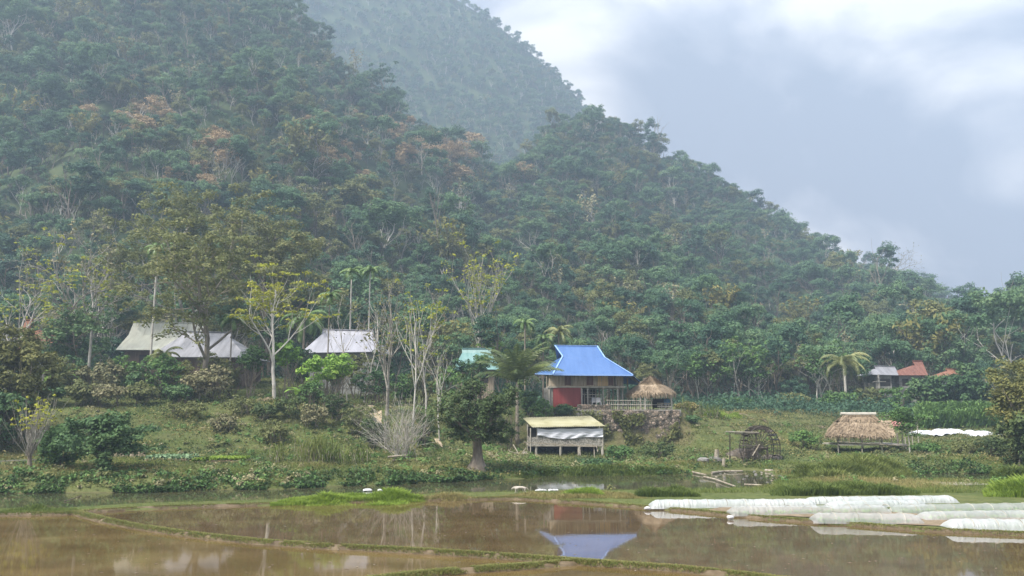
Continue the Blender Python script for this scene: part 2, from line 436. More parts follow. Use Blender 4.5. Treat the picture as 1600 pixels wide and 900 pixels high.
# ground material: patchy grass, weeds, bare earth
def ground_mat():
    m, nt, N, L = nodes_of('ground_earth_and_weeds')
    out = N.new('ShaderNodeOutputMaterial'); p = N.new('ShaderNodeBsdfPrincipled'); p.inputs['Roughness'].default_value = .9
    p.inputs['Specular IOR Level'].default_value = .15
    geo = N.new('ShaderNodeNewGeometry')
    def noise(sc, d=5, ro=.6):
        n = N.new('ShaderNodeTexNoise'); n.inputs['Scale'].default_value = sc; n.inputs['Detail'].default_value = d; n.inputs['Roughness'].default_value = ro
        L.new(geo.outputs['Position'], n.inputs['Vector']); return n.outputs['Fac']
    big = ramp(N, [(0.045, 0.062, 0.018), (0.08, 0.098, 0.03), (0.115, 0.115, 0.042), (0.14, 0.115, 0.06)], [.33, .46, .58, .7]); L.new(noise(.16), big.inputs['Fac'])
    fine = ramp(N, [(0.045, 0.06, 0.018), (0.10, 0.13, 0.035), (0.17, 0.18, 0.07)], [.35, .5, .68]); L.new(noise(2.2, 6, .7), fine.inputs['Fac'])
    mx = N.new('ShaderNodeMixRGB'); mx.inputs[0].default_value = .5; L.new(big.outputs[0], mx.inputs[1]); L.new(fine.outputs[0], mx.inputs[2])
    earth = ramp(N, [(0.11, 0.085, 0.05), (0.20, 0.155, 0.095)], [.35, .65]); L.new(noise(3.1), earth.inputs['Fac'])
    # bare earth where the bank is steep
    sx = N.new('ShaderNodeSeparateXYZ'); L.new(geo.outputs['Normal'], sx.inputs[0])
    mr = N.new('ShaderNodeMapRange'); mr.inputs[1].default_value = .93; mr.inputs[2].default_value = .70; L.new(sx.outputs['Z'], mr.inputs[0])
    nn = N.new('ShaderNodeMath'); nn.operation = 'MULTIPLY'; L.new(mr.outputs[0], nn.inputs[0]); L.new(noise(.8), nn.inputs[1])
    mx2 = N.new('ShaderNodeMixRGB'); L.new(nn.outputs[0], mx2.inputs[0]); L.new(mx.outputs[0], mx2.inputs[1]); L.new(earth.outputs[0], mx2.inputs[2])
    # wet mud at the water line
    sp = N.new('ShaderNodeSeparateXYZ'); L.new(geo.outputs['Position'], sp.inputs[0])
    mr2 = N.new('ShaderNodeMapRange'); mr2.inputs[1].default_value = .03; mr2.inputs[2].default_value = -.1; L.new(sp.outputs['Z'], mr2.inputs[0])
    mx3 = N.new('ShaderNodeMixRGB'); mx3.inputs[2].default_value = (.13, .095, .055, 1); L.new(mr2.outputs[0], mx3.inputs[0]); L.new(mx2.outputs[0], mx3.inputs[1])
    L.new(mx3.outputs[0], p.inputs['Base Color'])
    bp = N.new('ShaderNodeBump'); bp.inputs['Distance'].default_value = .12; bp.inputs['Strength'].default_value = .8
    L.new(noise(5, 5, .7), bp.inputs['Height']); L.new(bp.outputs[0], p.inputs['Normal'])
    L.new(p.outputs[0], out.inputs['Surface'])
    return m
M['ground'] = ground_mat()
M['hill_floor'] = surf('forest_floor', [(0.035, 0.055, 0.024), (0.06, 0.085, 0.036), (0.09, 0.11, 0.05)], scale=.08, rough=.95, spec=.1, detail=8)

ys = np.concatenate([np.linspace(-25, 26, 12), np.arange(27, 60, .28), np.arange(60, 100, .42), np.arange(100, 131.01, 1.0)])
sheet('ground', ground, ys, lambda Y: 28 + np.maximum(Y, 0) * 1.0, 420, M['ground'])
sheet('hill', hill, np.concatenate([np.arange(127.5, 420, 3.5), [440, 470]]), lambda Y: 40 + Y * 1.05, 260, M['hill_floor'])
sheet('mountain', mountain, np.concatenate([np.arange(MY0, 665, 6), [690, 720]]), lambda Y: Y * .95, 200, M['hill_floor'])

# ------------------------------------------------------------------ water
def water_mat(name, cols, scale, bump, rough=0.03, nscale=(1, 1, 1), ior=1.33):
    m, nt, N, L = nodes_of(name)
    out = N.new('ShaderNodeOutputMaterial'); p = N.new('ShaderNodeBsdfPrincipled')
    geo = N.new('ShaderNodeNewGeometry'); mpn = N.new('ShaderNodeMapping'); mpn.inputs['Scale'].default_value = nscale
    L.new(geo.outputs['Position'], mpn.inputs['Vector'])
    n = N.new('ShaderNodeTexNoise'); n.inputs['Scale'].default_value = scale; n.inputs['Detail'].default_value = 6; n.inputs['Roughness'].default_value = .6
    L.new(mpn.outputs[0], n.inputs['Vector'])
    r = ramp(N, cols, [.3, .5, .7]); L.new(n.outputs['Fac'], r.inputs['Fac']); L.new(r.outputs[0], p.inputs['Base Color'])
    p.inputs['Roughness'].default_value = rough; p.inputs['IOR'].default_value = ior
    n2 = N.new('ShaderNodeTexNoise'); n2.inputs['Scale'].default_value = 1.6; n2.inputs['Detail'].default_value = 3; L.new(mpn.outputs[0], n2.inputs['Vector'])
    bp = N.new('ShaderNodeBump'); bp.inputs['Strength'].default_value = bump; bp.inputs['Distance'].default_value = .01
    L.new(n2.outputs['Fac'], bp.inputs['Height']); L.new(bp.outputs[0], p.inputs['Normal'])
    L.new(p.outputs[0], out.inputs['Surface'])
    return m
M['paddy_front'] = water_mat('muddy_paddy_water', [(0.075, 0.050, 0.019), (0.108, 0.074, 0.029), (0.15, 0.106, 0.046)], .35, .05, rough=.045, nscale=(1, 1.6, 1), ior=1.26)
M['paddy_mid'] = water_mat('brown_paddy_water', [(0.075, 0.050, 0.022), (0.10, 0.068, 0.031), (0.13, 0.09, 0.043)], .45, .05, nscale=(1, 1.6, 1), ior=1.7)
M['river'] = water_mat('dark_river_water', [(0.035, 0.04, 0.022), (0.055, 0.055, 0.028), (0.08, 0.07, 0.035)], .5, .25, rough=.05)

def ribbon(name, lo, hi, z, mat):
    n = len(lo); V = [(*p, z) for p in lo] + [(*p, z) for p in hi]
    Fc = [(i, i + 1, n + i + 1, n + i) for i in range(n - 1)]
    return tag(link(name, np_mesh(name, [(np.array(V), np.array(Fc), 0)], [mat])), kind='structure')

def at_px(px, Y): return ((px - 800) / PXK * Y, Y)
# dike B splits the flooded field; its centre line in photo pixels
DIKE_B = [(118, 803), (165, 815), (220, 826), (300, 838), (400, 849), (500, 856), (620, 862), (720, 868), (840, 876), (960, 885), (1060, 892), (1150, 901), (1260, 915)]
DIKE_C = [(560, 912), (640, 902), (740, 893), (850, 886), (900, 881), (960, 885)]
bB = [gpt(a, b)[:2] for a, b in DIKE_B]
pa = [at_px(px, float(dikeY(px))) for px in np.linspace(-400, 118, 12)]
lo = []; hi = []
# front paddy: from the near side of the camera up to dike A (left) and dike B
edge = pa + [tuple(b) for b in bB] + [(22.0, 15.0), (40, 9)]
edge = np.array(edge)
xs = np.linspace(-45, 40, 90)
ey = np.interp(xs, edge[:, 0], edge[:, 1])
ribbon('paddy_water', [(x, -18) for x in xs], list(zip(xs, ey)), 0.0, M['paddy_front'])
bx = np.array([b for b in bB] + [(22.0, 15.0), (60, 5)])
xs2 = np.linspace(bB[0][0] - 1.0, 45, 120)
top = []
for x in xs2:
    # solve dike A for this x
    Yv = 36.0
    for _ in range(12): Yv = float(dikeY(px_of(x, Yv)))
    top.append((x, Yv + .12))
ribbon('paddy_water', [(x, min(np.interp(x, bx[:, 0], bx[:, 1]), t[1])) for x, t in zip(xs2, top)], top, 0.004, M['paddy_mid'])
rpx = np.linspace(-500, 2100, 80)
rn = []; rf = []
for p_ in rpx:
    k = np.clip(p_, 0, 1600)
    yn = float(np.interp(k, _cp, [COLS[c][0] for c in _cp])); yf = float(np.interp(k, _cp, [COLS[c][1][1][0] for c in _cp]))
    rn.append(at_px(p_, yn - .6)); rf.append(at_px(p_, yf + 2.5))
ribbon('river_water', rn, rf, -.02, M['river'])

# ------------------------------------------------------------------ foliage builders
def quads(P, size, rng, up=0.6, elong=1.7, bend=0.0, nrm=None):
    P = np.asarray(P, float); N_ = len(P)
    n = rng.normal(size=(N_, 3)) if nrm is None else nrm + rng.normal(size=(N_, 3)) * .55
    n[:, 2] = np.abs(n[:, 2]) * .6 + up + rng.random(N_) * .3
    n /= np.linalg.norm(n, axis=1)[:, None]
    t = np.cross(n, rng.normal(size=(N_, 3))); t /= np.linalg.norm(t, axis=1)[:, None] + 1e-9
    b = np.cross(n, t); s = (size * rng.uniform(.6, 1.35, N_))[:, None]
    V = np.stack([P - t * s * elong / 2, P + b * s / 2 + n * s * bend, P + t * s * elong / 2, P - b * s / 2 + n * s * bend], 1).reshape(-1, 3)
    Fc = np.arange(N_ * 4).reshape(-1, 4)
    return V, Fc

def blades(P, h, w, lean, rng, k=1):
    P = np.repeat(np.asarray(P, float), k, 0); n = len(P)
    an = rng.uniform(0, 2 * PI, n); d = np.stack([np.cos(an), np.sin(an), np.zeros(n)], 1)
    hh = (h * rng.uniform(.5, 1.3, n))[:, None]
    if k > 1: P = P + d * (rng.random(n) * w * 4)[:, None]
    a2 = rng.uniform(0, 2 * PI, n); s = np.stack([np.cos(a2), np.sin(a2), np.zeros(n)], 1) * w / 2
    mid = P + np.array([0, 0, .6]) * hh + d * hh * lean * .3
    tip = P + np.array([0, 0, 1.0]) * hh * (1 - .35 * lean) + d * hh * lean
    V = np.stack([P - s, P + s, mid + s * .8, mid - s * .8, tip, tip + s * .1], 1).reshape(-1, 3)
    b = np.arange(n) * 6
    Fc = np.concatenate([np.stack([b, b + 1, b + 2, b + 3], 1), np.stack([b + 3, b + 2, b + 5, b + 4], 1)])
    return V, Fc

def grow(rng, p, d, L, r, lev, maxlev, nch, spread, up, segs, tips, wob=.16, steps=4, start=.35, taper=.55):
    p = np.array(p, float); d = np.array(d, float); pts = [p.copy()]; dirs = [d.copy()]
    r1 = r * taper
    for i in range(steps):
        d = d + rng.normal(size=3) * wob + np.array([0, 0, up]); d /= np.linalg.norm(d)
        q = p + d * L / steps
        ra = r + (r1 - r) * i / steps; rb = r + (r1 - r) * (i + 1) / steps
        segs.append((p, q, ra, rb)); p = q; pts.append(p.copy()); dirs.append(d.copy())
    if lev >= maxlev:
        tips.append(p.copy()); tips.append(pts[steps // 2].copy()); return
    n = nch[lev] if hasattr(nch, '__len__') else nch
    ph = rng.uniform(0, 2 * PI)
    for k in range(n):
        t = start + (1 - start) * (k + rng.uniform(.2, 1)) / n; t = min(t, .999)
        i = int(t * steps); q = pts[i] + (pts[i + 1] - pts[i]) * (t * steps - i); dd = dirs[i + 1]
        ph += 2.4 + rng.uniform(-.5, .5)
        u = np.cross(dd, [0.3, 0.2, 1.0] if abs(dd[2]) < .95 else [1.0, 0, 0]); u /= np.linalg.norm(u); v = np.cross(dd, u)
        sp = spread * rng.uniform(.75, 1.25)
        nd = dd * math.cos(sp) + (u * math.cos(ph) + v * math.sin(ph)) * math.sin(sp); nd /= np.linalg.norm(nd)
        rr = (r + (r1 - r) * t) * .62
        grow(rng, q, nd, L * rng.uniform(.5, .75), rr, lev + 1, maxlev, nch, spread, up, segs, tips, wob, max(2, steps - 1), .25, taper)
    # leader goes on
    if lev > 0: tips.append(p.copy())
    else: grow(rng, p, d, L * .45, r1, lev + 1, maxlev, nch, spread, up, segs, tips, wob, steps, .2, taper)

def seg_mesh(segs, n=5):
    A = np.array([s[0] for s in segs]); B = np.array([s[1] for s in segs]); ra = np.array([s[2] for s in segs]); rb = np.array([s[3] for s in segs])
    d = B - A; d /= np.linalg.norm(d, axis=1)[:, None] + 1e-9
    up = np.where(np.abs(d[:, 2:3]) < .9, np.array([[0, 0, 1.0]]), np.array([[1.0, 0, 0]]))
    u = np.cross(d, up); u /= np.linalg.norm(u, axis=1)[:, None]; v = np.cross(u, d)
    an = np.arange(n) * 2 * PI / n
    c = (u[:, None] * np.cos(an)[None, :, None] + v[:, None] * np.sin(an)[None, :, None])
    V = np.concatenate([A[:, None] + c * ra[:, None, None], B[:, None] + c * rb[:, None, None]], 1).reshape(-1, 3)
    b = (np.arange(len(segs)) * 2 * n)[:, None]; k = np.arange(n)[None]
    k2 = (k + 1) % n
    Fc = np.stack([b + k, b + k2, b + n + k2, b + n + k], -1).reshape(-1, 4)
    return V, Fc

def clumps_leaves(centres, rc, per, size, rng, flat=.65, up=.6, elong=1.6):
    C = np.repeat(np.asarray(centres), per, 0); n = len(C)
    v = rng.normal(size=(n, 3)); v /= np.linalg.norm(v, axis=1)[:, None]; v[:, 2] = np.where(rng.random(n) < .6, np.abs(v[:, 2]), v[:, 2])
    rr = rc * (rng.random(n) ** .45)[:, None] if np.isscalar(rc) else (np.repeat(rc, per) * rng.random(n) ** .45)[:, None]
    off = v * rr; off[:, 2] *= flat
    return quads(C + off, size, rng, up=up, elong=elong, nrm=v * 1.0)

# ---- forest crown variants (unit: metres, base at the origin)
def hill_tree(kind, seed):
    rng = rng_(seed); parts = []; K = kind
    h = {'round': 9, 'spread': 10, 'tall': 12, 'olive': 9, 'brown': 9, 'bare': 10, 'bamboo': 9, 'bush': 5}[K]
    mats = [M['bark_pale'] if K in ('bare', 'spread', 'brown') else M['bark_brown'], None]
    segs = []; tips = []
    if K == 'bare':
        grow(rng, (0, 0, -1), (0.05, 0, 1), h * .55, .17, 0, 3, (4, 3, 3), .6, .10, segs, tips)
        mats[1] = M['leaf_dry']
        parts.append((*seg_mesh(segs, 3), 0))
        parts.append((*clumps_leaves(np.array(tips), .5, 2, .32, rng), 1))
        return np_mesh('forest_tree_' + K, parts, mats)
    if K == 'bamboo':
        for i in range(16):
            a = rng.uniform(0, 2 * PI); r = rng.uniform(.2, .9); lean = rng.uniform(.15, .5)
            P = [np.array([math.cos(a) * (r + lean * h * (t ** 2.2)), math.sin(a) * (r + lean * h * (t ** 2.2)), h * t * (1 - .25 * lean * t)]) * rng.uniform(.96, 1.04) for t in np.linspace(0, 1, 7)]
            for j in range(6): segs.append((P[j], P[j + 1], .05, .04))
            tips += P[3:]
            tips += [(P[j] + P[j + 1]) / 2 for j in (3, 4, 5)]
        mats[1] = M['leaf_amber']
        parts.append((*seg_mesh(segs, 3), 0))
        parts.append((*clumps_leaves(np.array(tips), .75, 8, .30, rng, flat=.9, up=.1, elong=2.6), 1))
        return np_mesh('forest_tree_bamboo', parts, mats)
    grow(rng, (0, 0, -1.5), (rng.normal() * .05, rng.normal() * .05, 1), h * .62, .2, 0, 2, (4, 3), .75 if K != 'tall' else .5, .12, segs, tips)
    crx = {'round': 2.9, 'spread': 4.0, 'tall': 2.5, 'olive': 3.1, 'brown': 3.0, 'bush': 2.4}[K]
    crz = {'round': 2.9, 'spread': 2.0, 'tall': 4.2, 'olive': 2.8, 'brown': 2.6, 'bush': 1.9}[K]
    cz = h - crz
    nc = {'round': 18, 'spread': 24, 'tall': 20, 'olive': 20, 'brown': 22, 'bush': 13}[K]
    v = rng.normal(size=(nc, 3)); v /= np.linalg.norm(v, axis=1)[:, None]; v *= rng.uniform(.45, .95, nc)[:, None]
    v[:, 2] = np.where(v[:, 2] < -.3, -v[:, 2], v[:, 2])
    C = v * [crx, crx, crz] + [0, 0, cz]
    rc = rng.uniform(.65, 1.35, nc)
    mats[1] = {'round': M['leaf_forest'], 'spread': M['leaf_forest'], 'tall': M['leaf_forest_deep'], 'olive': M['leaf_olive'], 'brown': M['leaf_brown'], 'bush': M['leaf_forest_deep']}[K]
    parts.append((*seg_mesh(segs, 3), 0))
    parts.append((*clumps_leaves(C, rc, 120 if K != 'brown' else 70, .22, rng, flat=.7), 1))
    return np_mesh('forest_tree_' + K, parts, mats)

KINDS = ['round', 'round', 'spread', 'spread', 'tall', 'olive', 'bush', 'bare', 'brown', 'bamboo', 'round', 'tall', 'olive', 'bare', 'spread', 'bush']
WEIGHT = np.array([.13, .12, .12, .10, .08, .10, .08, .07, .018, .03, .09, .07, .09, .05, .08, .06]); WEIGHT /= WEIGHT.sum()
KMESH = [hill_tree(k, 100 + i) for i, k in enumerate(KINDS)]
src = bpy.data.collections.new('forest_tree_sources')
for i, me in enumerate(KMESH):
    o = bpy.data.objects.new('forest_tree_%02d' % i, me); src.objects.link(o)

def scatter_group():
    ng = bpy.data.node_groups.new('forest_scatter', 'GeometryNodeTree')
    ng.interface.new_socket('Geometry', in_out='INPUT', socket_type='NodeSocketGeometry')
    ng.interface.new_socket('Geometry', in_out='OUTPUT', socket_type='NodeSocketGeometry')
    N = ng.nodes; L = ng.links
    gi = N.new('NodeGroupInput'); go = N.new('NodeGroupOutput')
    ip = N.new('GeometryNodeInstanceOnPoints'); ci = N.new('GeometryNodeCollectionInfo')
    ci.inputs['Collection'].default_value = src; ci.inputs['Separate Children'].default_value = True; ci.inputs['Reset Children'].default_value = True
    def attr(n, t):
        a = N.new('GeometryNodeInputNamedAttribute'); a.data_type = t; a.inputs['Name'].default_value = n; return a
    ai = attr('idx', 'INT'); ar = attr('rot', 'FLOAT_VECTOR'); asx = attr('scl', 'FLOAT_VECTOR')
    er = N.new('FunctionNodeEulerToRotation')
    L.new(gi.outputs[0], ip.inputs['Points']); L.new(ci.outputs[0], ip.inputs['Instance'])
    ip.inputs['Pick Instance'].default_value = True
    L.new(ai.outputs['Attribute'], ip.inputs['Instance Index'])
    L.new(ar.outputs['Attribute'], er.inputs[0]); L.new(er.outputs[0], ip.inputs['Rotation'])
    L.new(asx.outputs['Attribute'], ip.inputs['Scale'])
    L.new(ip.outputs[0], go.inputs[0])
    return ng
SC = scatter_group()

def scatter(name, P, idx, rot, scl, label):
    me = bpy.data.meshes.new(name); n = len(P)
    me.vertices.add(n); me.vertices.foreach_set('co', P.astype(np.float32).ravel())
    a = me.attributes.new('idx', 'INT', 'POINT'); a.data.foreach_set('value', idx.astype(np.int32))
    a = me.attributes.new('rot', 'FLOAT_VECTOR', 'POINT'); a.data.foreach_set('vector', rot.astype(np.float32).ravel())
    a = me.attributes.new('scl', 'FLOAT_VECTOR', 'POINT'); a.data.foreach_set('vector', scl.astype(np.float32).ravel())
    me.update()
    o = link(name, me); md = o.modifiers.new('scatter', 'NODES'); md.node_group = SC
    return tag(o, label, 'forest', kind='stuff')

# hill forest positions on a jittered grid
rng = rng_(7)
cell = 3.2
gx, gy = np.meshgrid(np.arange(-330, 330, cell), np.arange(126, 405, cell * 1.05))
gx = gx.ravel() + rng.uniform(-.5, .5, gx.size) * cell; gy = gy.ravel() + rng.uniform(-.5, .5, gy.size) * cell
p_ = px_of(gx, gy); Yr, _z = hill_params(p_)
keep = (p_ > -130) & (p_ < 1730) & (gy < Yr + 9)
gx, gy = gx[keep], gy[keep]; p_ = p_[keep]
gzv = hill(gx, gy)
row_ = gzv
# drop what lies above the frame
el = (gzv + 3 - CAMZ) / gy
keep = el < tanrow(-75)
gx, gy, gzv, p_ = gx[keep], gy[keep], gzv[keep], p_[keep]
n = len(gx)
patch = fbm(gx * .02, gy * .02, 77, 3)
w = np.tile(WEIGHT, (n, 1))
w[:, [0, 1, 2, 3]] *= (1 + 3.5 * np.clip(patch, -.25, .3))[:, None]
w[:, [4, 11, 6]] *= (1 - 3.0 * np.clip(patch, -.3, .3))[:, None]
# a belt of dry, browned crowns half way up the left spur
rowv = 450 - F * np.tan(np.arctan((gzv + 5 - CAMZ) / gy) - TH)
belt = np.exp(-((rowv - 235 - (p_ < 350) * 10) / 55) ** 2) * (p_ > 140) * (p_ < 730)
spots = 0
for a_, b_, c_ in ((300, 240, 34), (210, 225, 26), (470, 225, 28), (512, 195, 24), (625, 215, 30), (680, 245, 34), (165, 185, 22), (720, 262, 20), (550, 260, 22)): spots = spots + np.exp(-((p_ - a_) ** 2 + (rowv - b_) ** 2) / (2 * (c_ * .75) ** 2))
w[:, 8] *= .12 + 1 * belt + 80 * np.clip(spots, 0, 1); w[:, 5] *= 1 + 2.5 * belt; w[:, [7, 13]] *= .55; w[:, 7] *= 1 + 2 * belt; w[:, 9] *= 1 + 3 * belt
w /= w.sum(1)[:, None]
idx = (rng.random(n)[:, None] > np.cumsum(w, 1)).sum(1).clip(0, len(KINDS) - 1)
rot = np.stack([rng.normal(0, .06, n), rng.normal(0, .06, n), rng.uniform(0, 2 * PI, n)], 1)
sz = rng.uniform(.40, .92, n) * (1 + .65 * (rng.random(n) < .10)) * (.85 + .35 * vn(gx * .03, gy * .03, 23)) * (0.92 + .3 * vn(gx * .05, gy * .05, 9)); sz = np.where(idx == 6, sz * 1.1, sz)
scl = np.stack([sz, sz, sz * rng.uniform(.85, 1.2, n)], 1)
FOREST = (gx, gy, gzv, idx, rot, scl)
NIND = 150
order = np.argsort(gy + (np.abs(p_ - 800) > 830) * 500)
ind, rest = order[:NIND], order[NIND:]
scatter('forest', np.stack([gx, gy, gzv], 1)[rest], idx[rest], rot[rest], scl[rest], 'dense mixed green forest covering the steep hillside behind the village')
KLAB = {'round': ('broadleaf_tree', 'round leafy green tree in the foot of the hillside forest', 'tree'),
        'spread': ('spreading_tree', 'wide flat topped green tree in the foot of the hillside forest', 'tree'),
        'tall': ('tall_tree', 'tall dark green narrow tree in the foot of the hillside forest', 'tree'),
        'olive': ('olive_tree', 'dull olive leaved tree in the foot of the hillside forest', 'tree'),
        'bush': ('forest_bush', 'low dark bushy tree in the foot of the hillside forest', 'tree'),
        'bare': ('bare_tree', 'bare grey branched tree in the foot of the hillside forest', 'tree'),
        'brown': ('browned_tree', 'rust brown leaved tree in the foot of the hillside forest', 'tree'),
        'bamboo': ('bamboo_clump', 'arching yellowish bamboo clump in the foot of the hillside forest', 'bamboo')}
for i in ind:
    k = KINDS[idx[i]]; nm, lb, ct = KLAB[k]
    o = link(nm, KMESH[idx[i]]); o.location = (gx[i], gy[i], gzv[i]); o.rotation_euler = rot[i]; o.scale = scl[i]
    tag(o, lb, ct, 'forest trees at the foot of the hill, ' + nm.replace('_', ' '))
# far mountain
cell = 4.6
mx_, my_ = np.meshgrid(np.arange(-420, 200, cell), np.arange(430, 652, cell))
mx_ = mx_.ravel() + rng.uniform(-.5, .5, mx_.size) * cell; my_ = my_.ravel() + rng.uniform(-.5, .5, my_.size) * cell
pm = px_of(mx_, my_); mz = mountain(mx_, my_)
el = (mz - CAMZ) / my_
hr = np.interp(pm, SIL[:, 0], SIL[:, 1])
rowm = 450 - F * np.tan(np.arctan(el) - TH)
keep = (pm > 380) & (pm < 1010) & (el < tanrow(-50)) & (rowm < hr + 25)
mx_, my_, mz = mx_[keep], my_[keep], mz[keep]; n = len(mx_)
mi_ = rng.choice([0, 1, 2, 3, 4, 6, 10, 11, 5], n)
s_ = rng.uniform(.6, 1.2, n)
scatter('mountain_forest', np.stack([mx_, my_, mz], 1), mi_, np.stack([np.zeros(n), np.zeros(n), rng.uniform(0, 6.28, n)], 1), np.stack([s_, s_, s_ * .95], 1),
        'hazy blue green forest covering the far mountain')
print('forest', len(rest), 'mountain', n)

# ------------------------------------------------------------------ haze: one closed box of even thin air
hz = MB().box(-520, 520, -60, 740, -3, 385)
m, nt, N, L = nodes_of('haze_air')
out = N.new('ShaderNodeOutputMaterial'); pv = N.new('ShaderNodeVolumePrincipled')
pv.inputs['Color'].default_value = (0.60, 0.79, 1.0, 1); pv.inputs['Density'].default_value = HAZE_DENSITY; pv.inputs['Anisotropy'].default_value = 0.15
L.new(pv.outputs[0], out.inputs['Volume'])
hzo = hz.build('haze', m); tag(hzo, 'thin blue haze filling the valley', 'haze', kind='stuff')

# ================================================================== buildings
M['blue_metal'] = sheetmetal('blue_painted_sheet', [(0.05, 0.125, 0.31), (0.07, 0.16, 0.38), (0.10, 0.20, 0.42)], wave=9, rough=.38, scale=.5, bump=.35, pos=[.25, .5, .8])
M['blue_trim'] = surf('pale_blue_trim', [(0.25, 0.42, 0.8), (0.32, 0.5, 0.86)], rough=.4)
M['plank'] = surf('weathered_plank', [(0.13, 0.105, 0.075), (0.32, 0.26, 0.19), (0.50, 0.42, 0.32)], scale=1.6, stretch=(5, 1, .35), rough=.8, bump=.4, objrand=.35)
M['plank_new'] = surf('fresh_yellow_plank', [(0.42, 0.28, 0.14), (0.56, 0.40, 0.22)], scale=2, stretch=(5, 1, .4), rough=.7, objrand=.3)
M['shutter'] = surf('dark_red_shutter', [(0.085, 0.035, 0.028), (0.14, 0.06, 0.045)], scale=3, stretch=(4, 1, .4), rough=.6)
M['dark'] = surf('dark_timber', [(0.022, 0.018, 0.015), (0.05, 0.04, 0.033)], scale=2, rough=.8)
M['red_sheet'] = sheetmetal('red_sheet', [(0.20, 0.028, 0.026), (0.27, 0.04, 0.036), (0.34, 0.07, 0.06)], wave=6, rough=.5, scale=.7, bump=.4)
M['concrete'] = surf('old_concrete', [(0.13, 0.12, 0.10), (0.27, 0.255, 0.225), (0.42, 0.40, 0.36)], scale=1.3, detail=8, rough=.85, bump=.3)
M['post'] = surf('pale_post', [(0.26, 0.24, 0.20), (0.43, 0.40, 0.35), (0.56, 0.53, 0.47)], scale=2, stretch=(2, 2, .4), rough=.8, objrand=.2)
M['white_metal'] = sheetmetal('pale_roof_sheet', [(0.15, 0.14, 0.115), (0.44, 0.44, 0.36), (0.56, 0.57, 0.48)], wave=7, rough=.5, scale=.55, bump=.3, streak=(3.5, .5, .35), pos=[.22, .42, .7])
M['grey_metal'] = sheetmetal('grey_roof_sheet', [(0.12, 0.12, 0.125), (0.24, 0.24, 0.255), (0.33, 0.33, 0.35)], wave=7, rough=.5, scale=.6, bump=.3, pos=[.25, .48, .75])
M['lilac_metal'] = sheetmetal('pale_grey_sheet', [(0.24, 0.24, 0.265), (0.33, 0.33, 0.365), (0.40, 0.40, 0.44)], wave=7, rough=.45, scale=.5, bump=.3)
M['teal_metal'] = sheetmetal('turquoise_sheet', [(0.10, 0.22, 0.20), (0.16, 0.30, 0.28), (0.22, 0.35, 0.33)], wave=7, rough=.45, bump=.3)
M['yellow_fibro'] = sheetmetal('yellowed_corrugated_sheet', [(0.24, 0.22, 0.12), (0.54, 0.51, 0.30), (0.66, 0.64, 0.46)], wave=11, rough=.7, scale=.8, bump=1.0, streak=(1, 1, 1), pos=[.27, .45, .72])
M['tile_red'] = sheetmetal('red_tiles', [(0.16, 0.06, 0.04), (0.26, 0.105, 0.07), (0.34, 0.17, 0.12)], wave=9, rough=.7, scale=1.2, bump=.8)
M['tile_orange'] = sheetmetal('orange_tiles', [(0.22, 0.09, 0.05), (0.32, 0.14, 0.08), (0.40, 0.20, 0.13)], wave=9, rough=.7, scale=1.2, bump=.8)
M['wall_brown'] = surf('brown_house_wall', [(0.07, 0.045, 0.035), (0.13, 0.09, 0.07), (0.19, 0.14, 0.11)], scale=1.2, stretch=(3, 1, .5))
M['wall_white'] = surf('whitewashed_wall', [(0.2, 0.2, 0.185), (0.32, 0.32, 0.30)], scale=.9, rough=.85)
M['sheet_white'] = surf('white_tarp_sheet', [(0.56, 0.57, 0.61), (0.68, 0.69, 0.74)], scale=1.2, rough=.6)
M['woven'] = surf('woven_bamboo', [(0.10, 0.09, 0.075), (0.27, 0.25, 0.21), (0.42, 0.40, 0.35)], scale=14, detail=3, rough=.85, pos=[.36, .5, .62])
M['bamboo'] = surf('grey_bamboo', [(0.20, 0.18, 0.14), (0.36, 0.33, 0.27), (0.48, 0.45, 0.38)], scale=2.5, rough=.7, objrand=.3)
M['wood_wet'] = surf('wet_dark_wood', [(0.03, 0.024, 0.018), (0.07, 0.056, 0.043), (0.13, 0.11, 0.09)], scale=3, rough=.7)
M['drift'] = surf('bleached_driftwood', [(0.16, 0.13, 0.095), (0.30, 0.26, 0.20), (0.42, 0.38, 0.31)], scale=4, rough=.8)
M['pink_tarp'] = surf('faded_red_tarp', [(0.38, 0.13, 0.12), (0.52, 0.24, 0.22)], scale=1.6, rough=.6)
M['blue_tarp'] = surf('blue_tarp', [(0.05, 0.13, 0.22), (0.09, 0.2, 0.32)], scale=2, rough=.5)
M['chair_plastic'] = surf('dull_white_plastic', [(0.26, 0.26, 0.26), (0.34, 0.34, 0.34)], rough=.5)
M['plastic_white'] = surf('white_plastic', [(0.5, 0.5, 0.5), (0.6, 0.6, 0.6)], rough=.4)
M['path'] = surf('pale_dirt_path', [(0.24, 0.18, 0.11), (0.38, 0.30, 0.20), (0.50, 0.42, 0.31)], scale=1.2, detail=7, rough=.9, bump=.4)
M['soil'] = surf('bare_soil', [(0.11, 0.08, 0.045), (0.19, 0.145, 0.09), (0.28, 0.22, 0.15)], scale=2.5, detail=7, rough=.9, bump=.6)
M['sand'] = surf('grey_sand', [(0.22, 0.20, 0.16), (0.36, 0.33, 0.27)], scale=1.2, rough=.9)
M['rock'] = surf('grey_rock', [(0.09, 0.085, 0.075), (0.18, 0.17, 0.155), (0.28, 0.27, 0.25)], scale=3, rough=.85, bump=.5, objrand=.2)

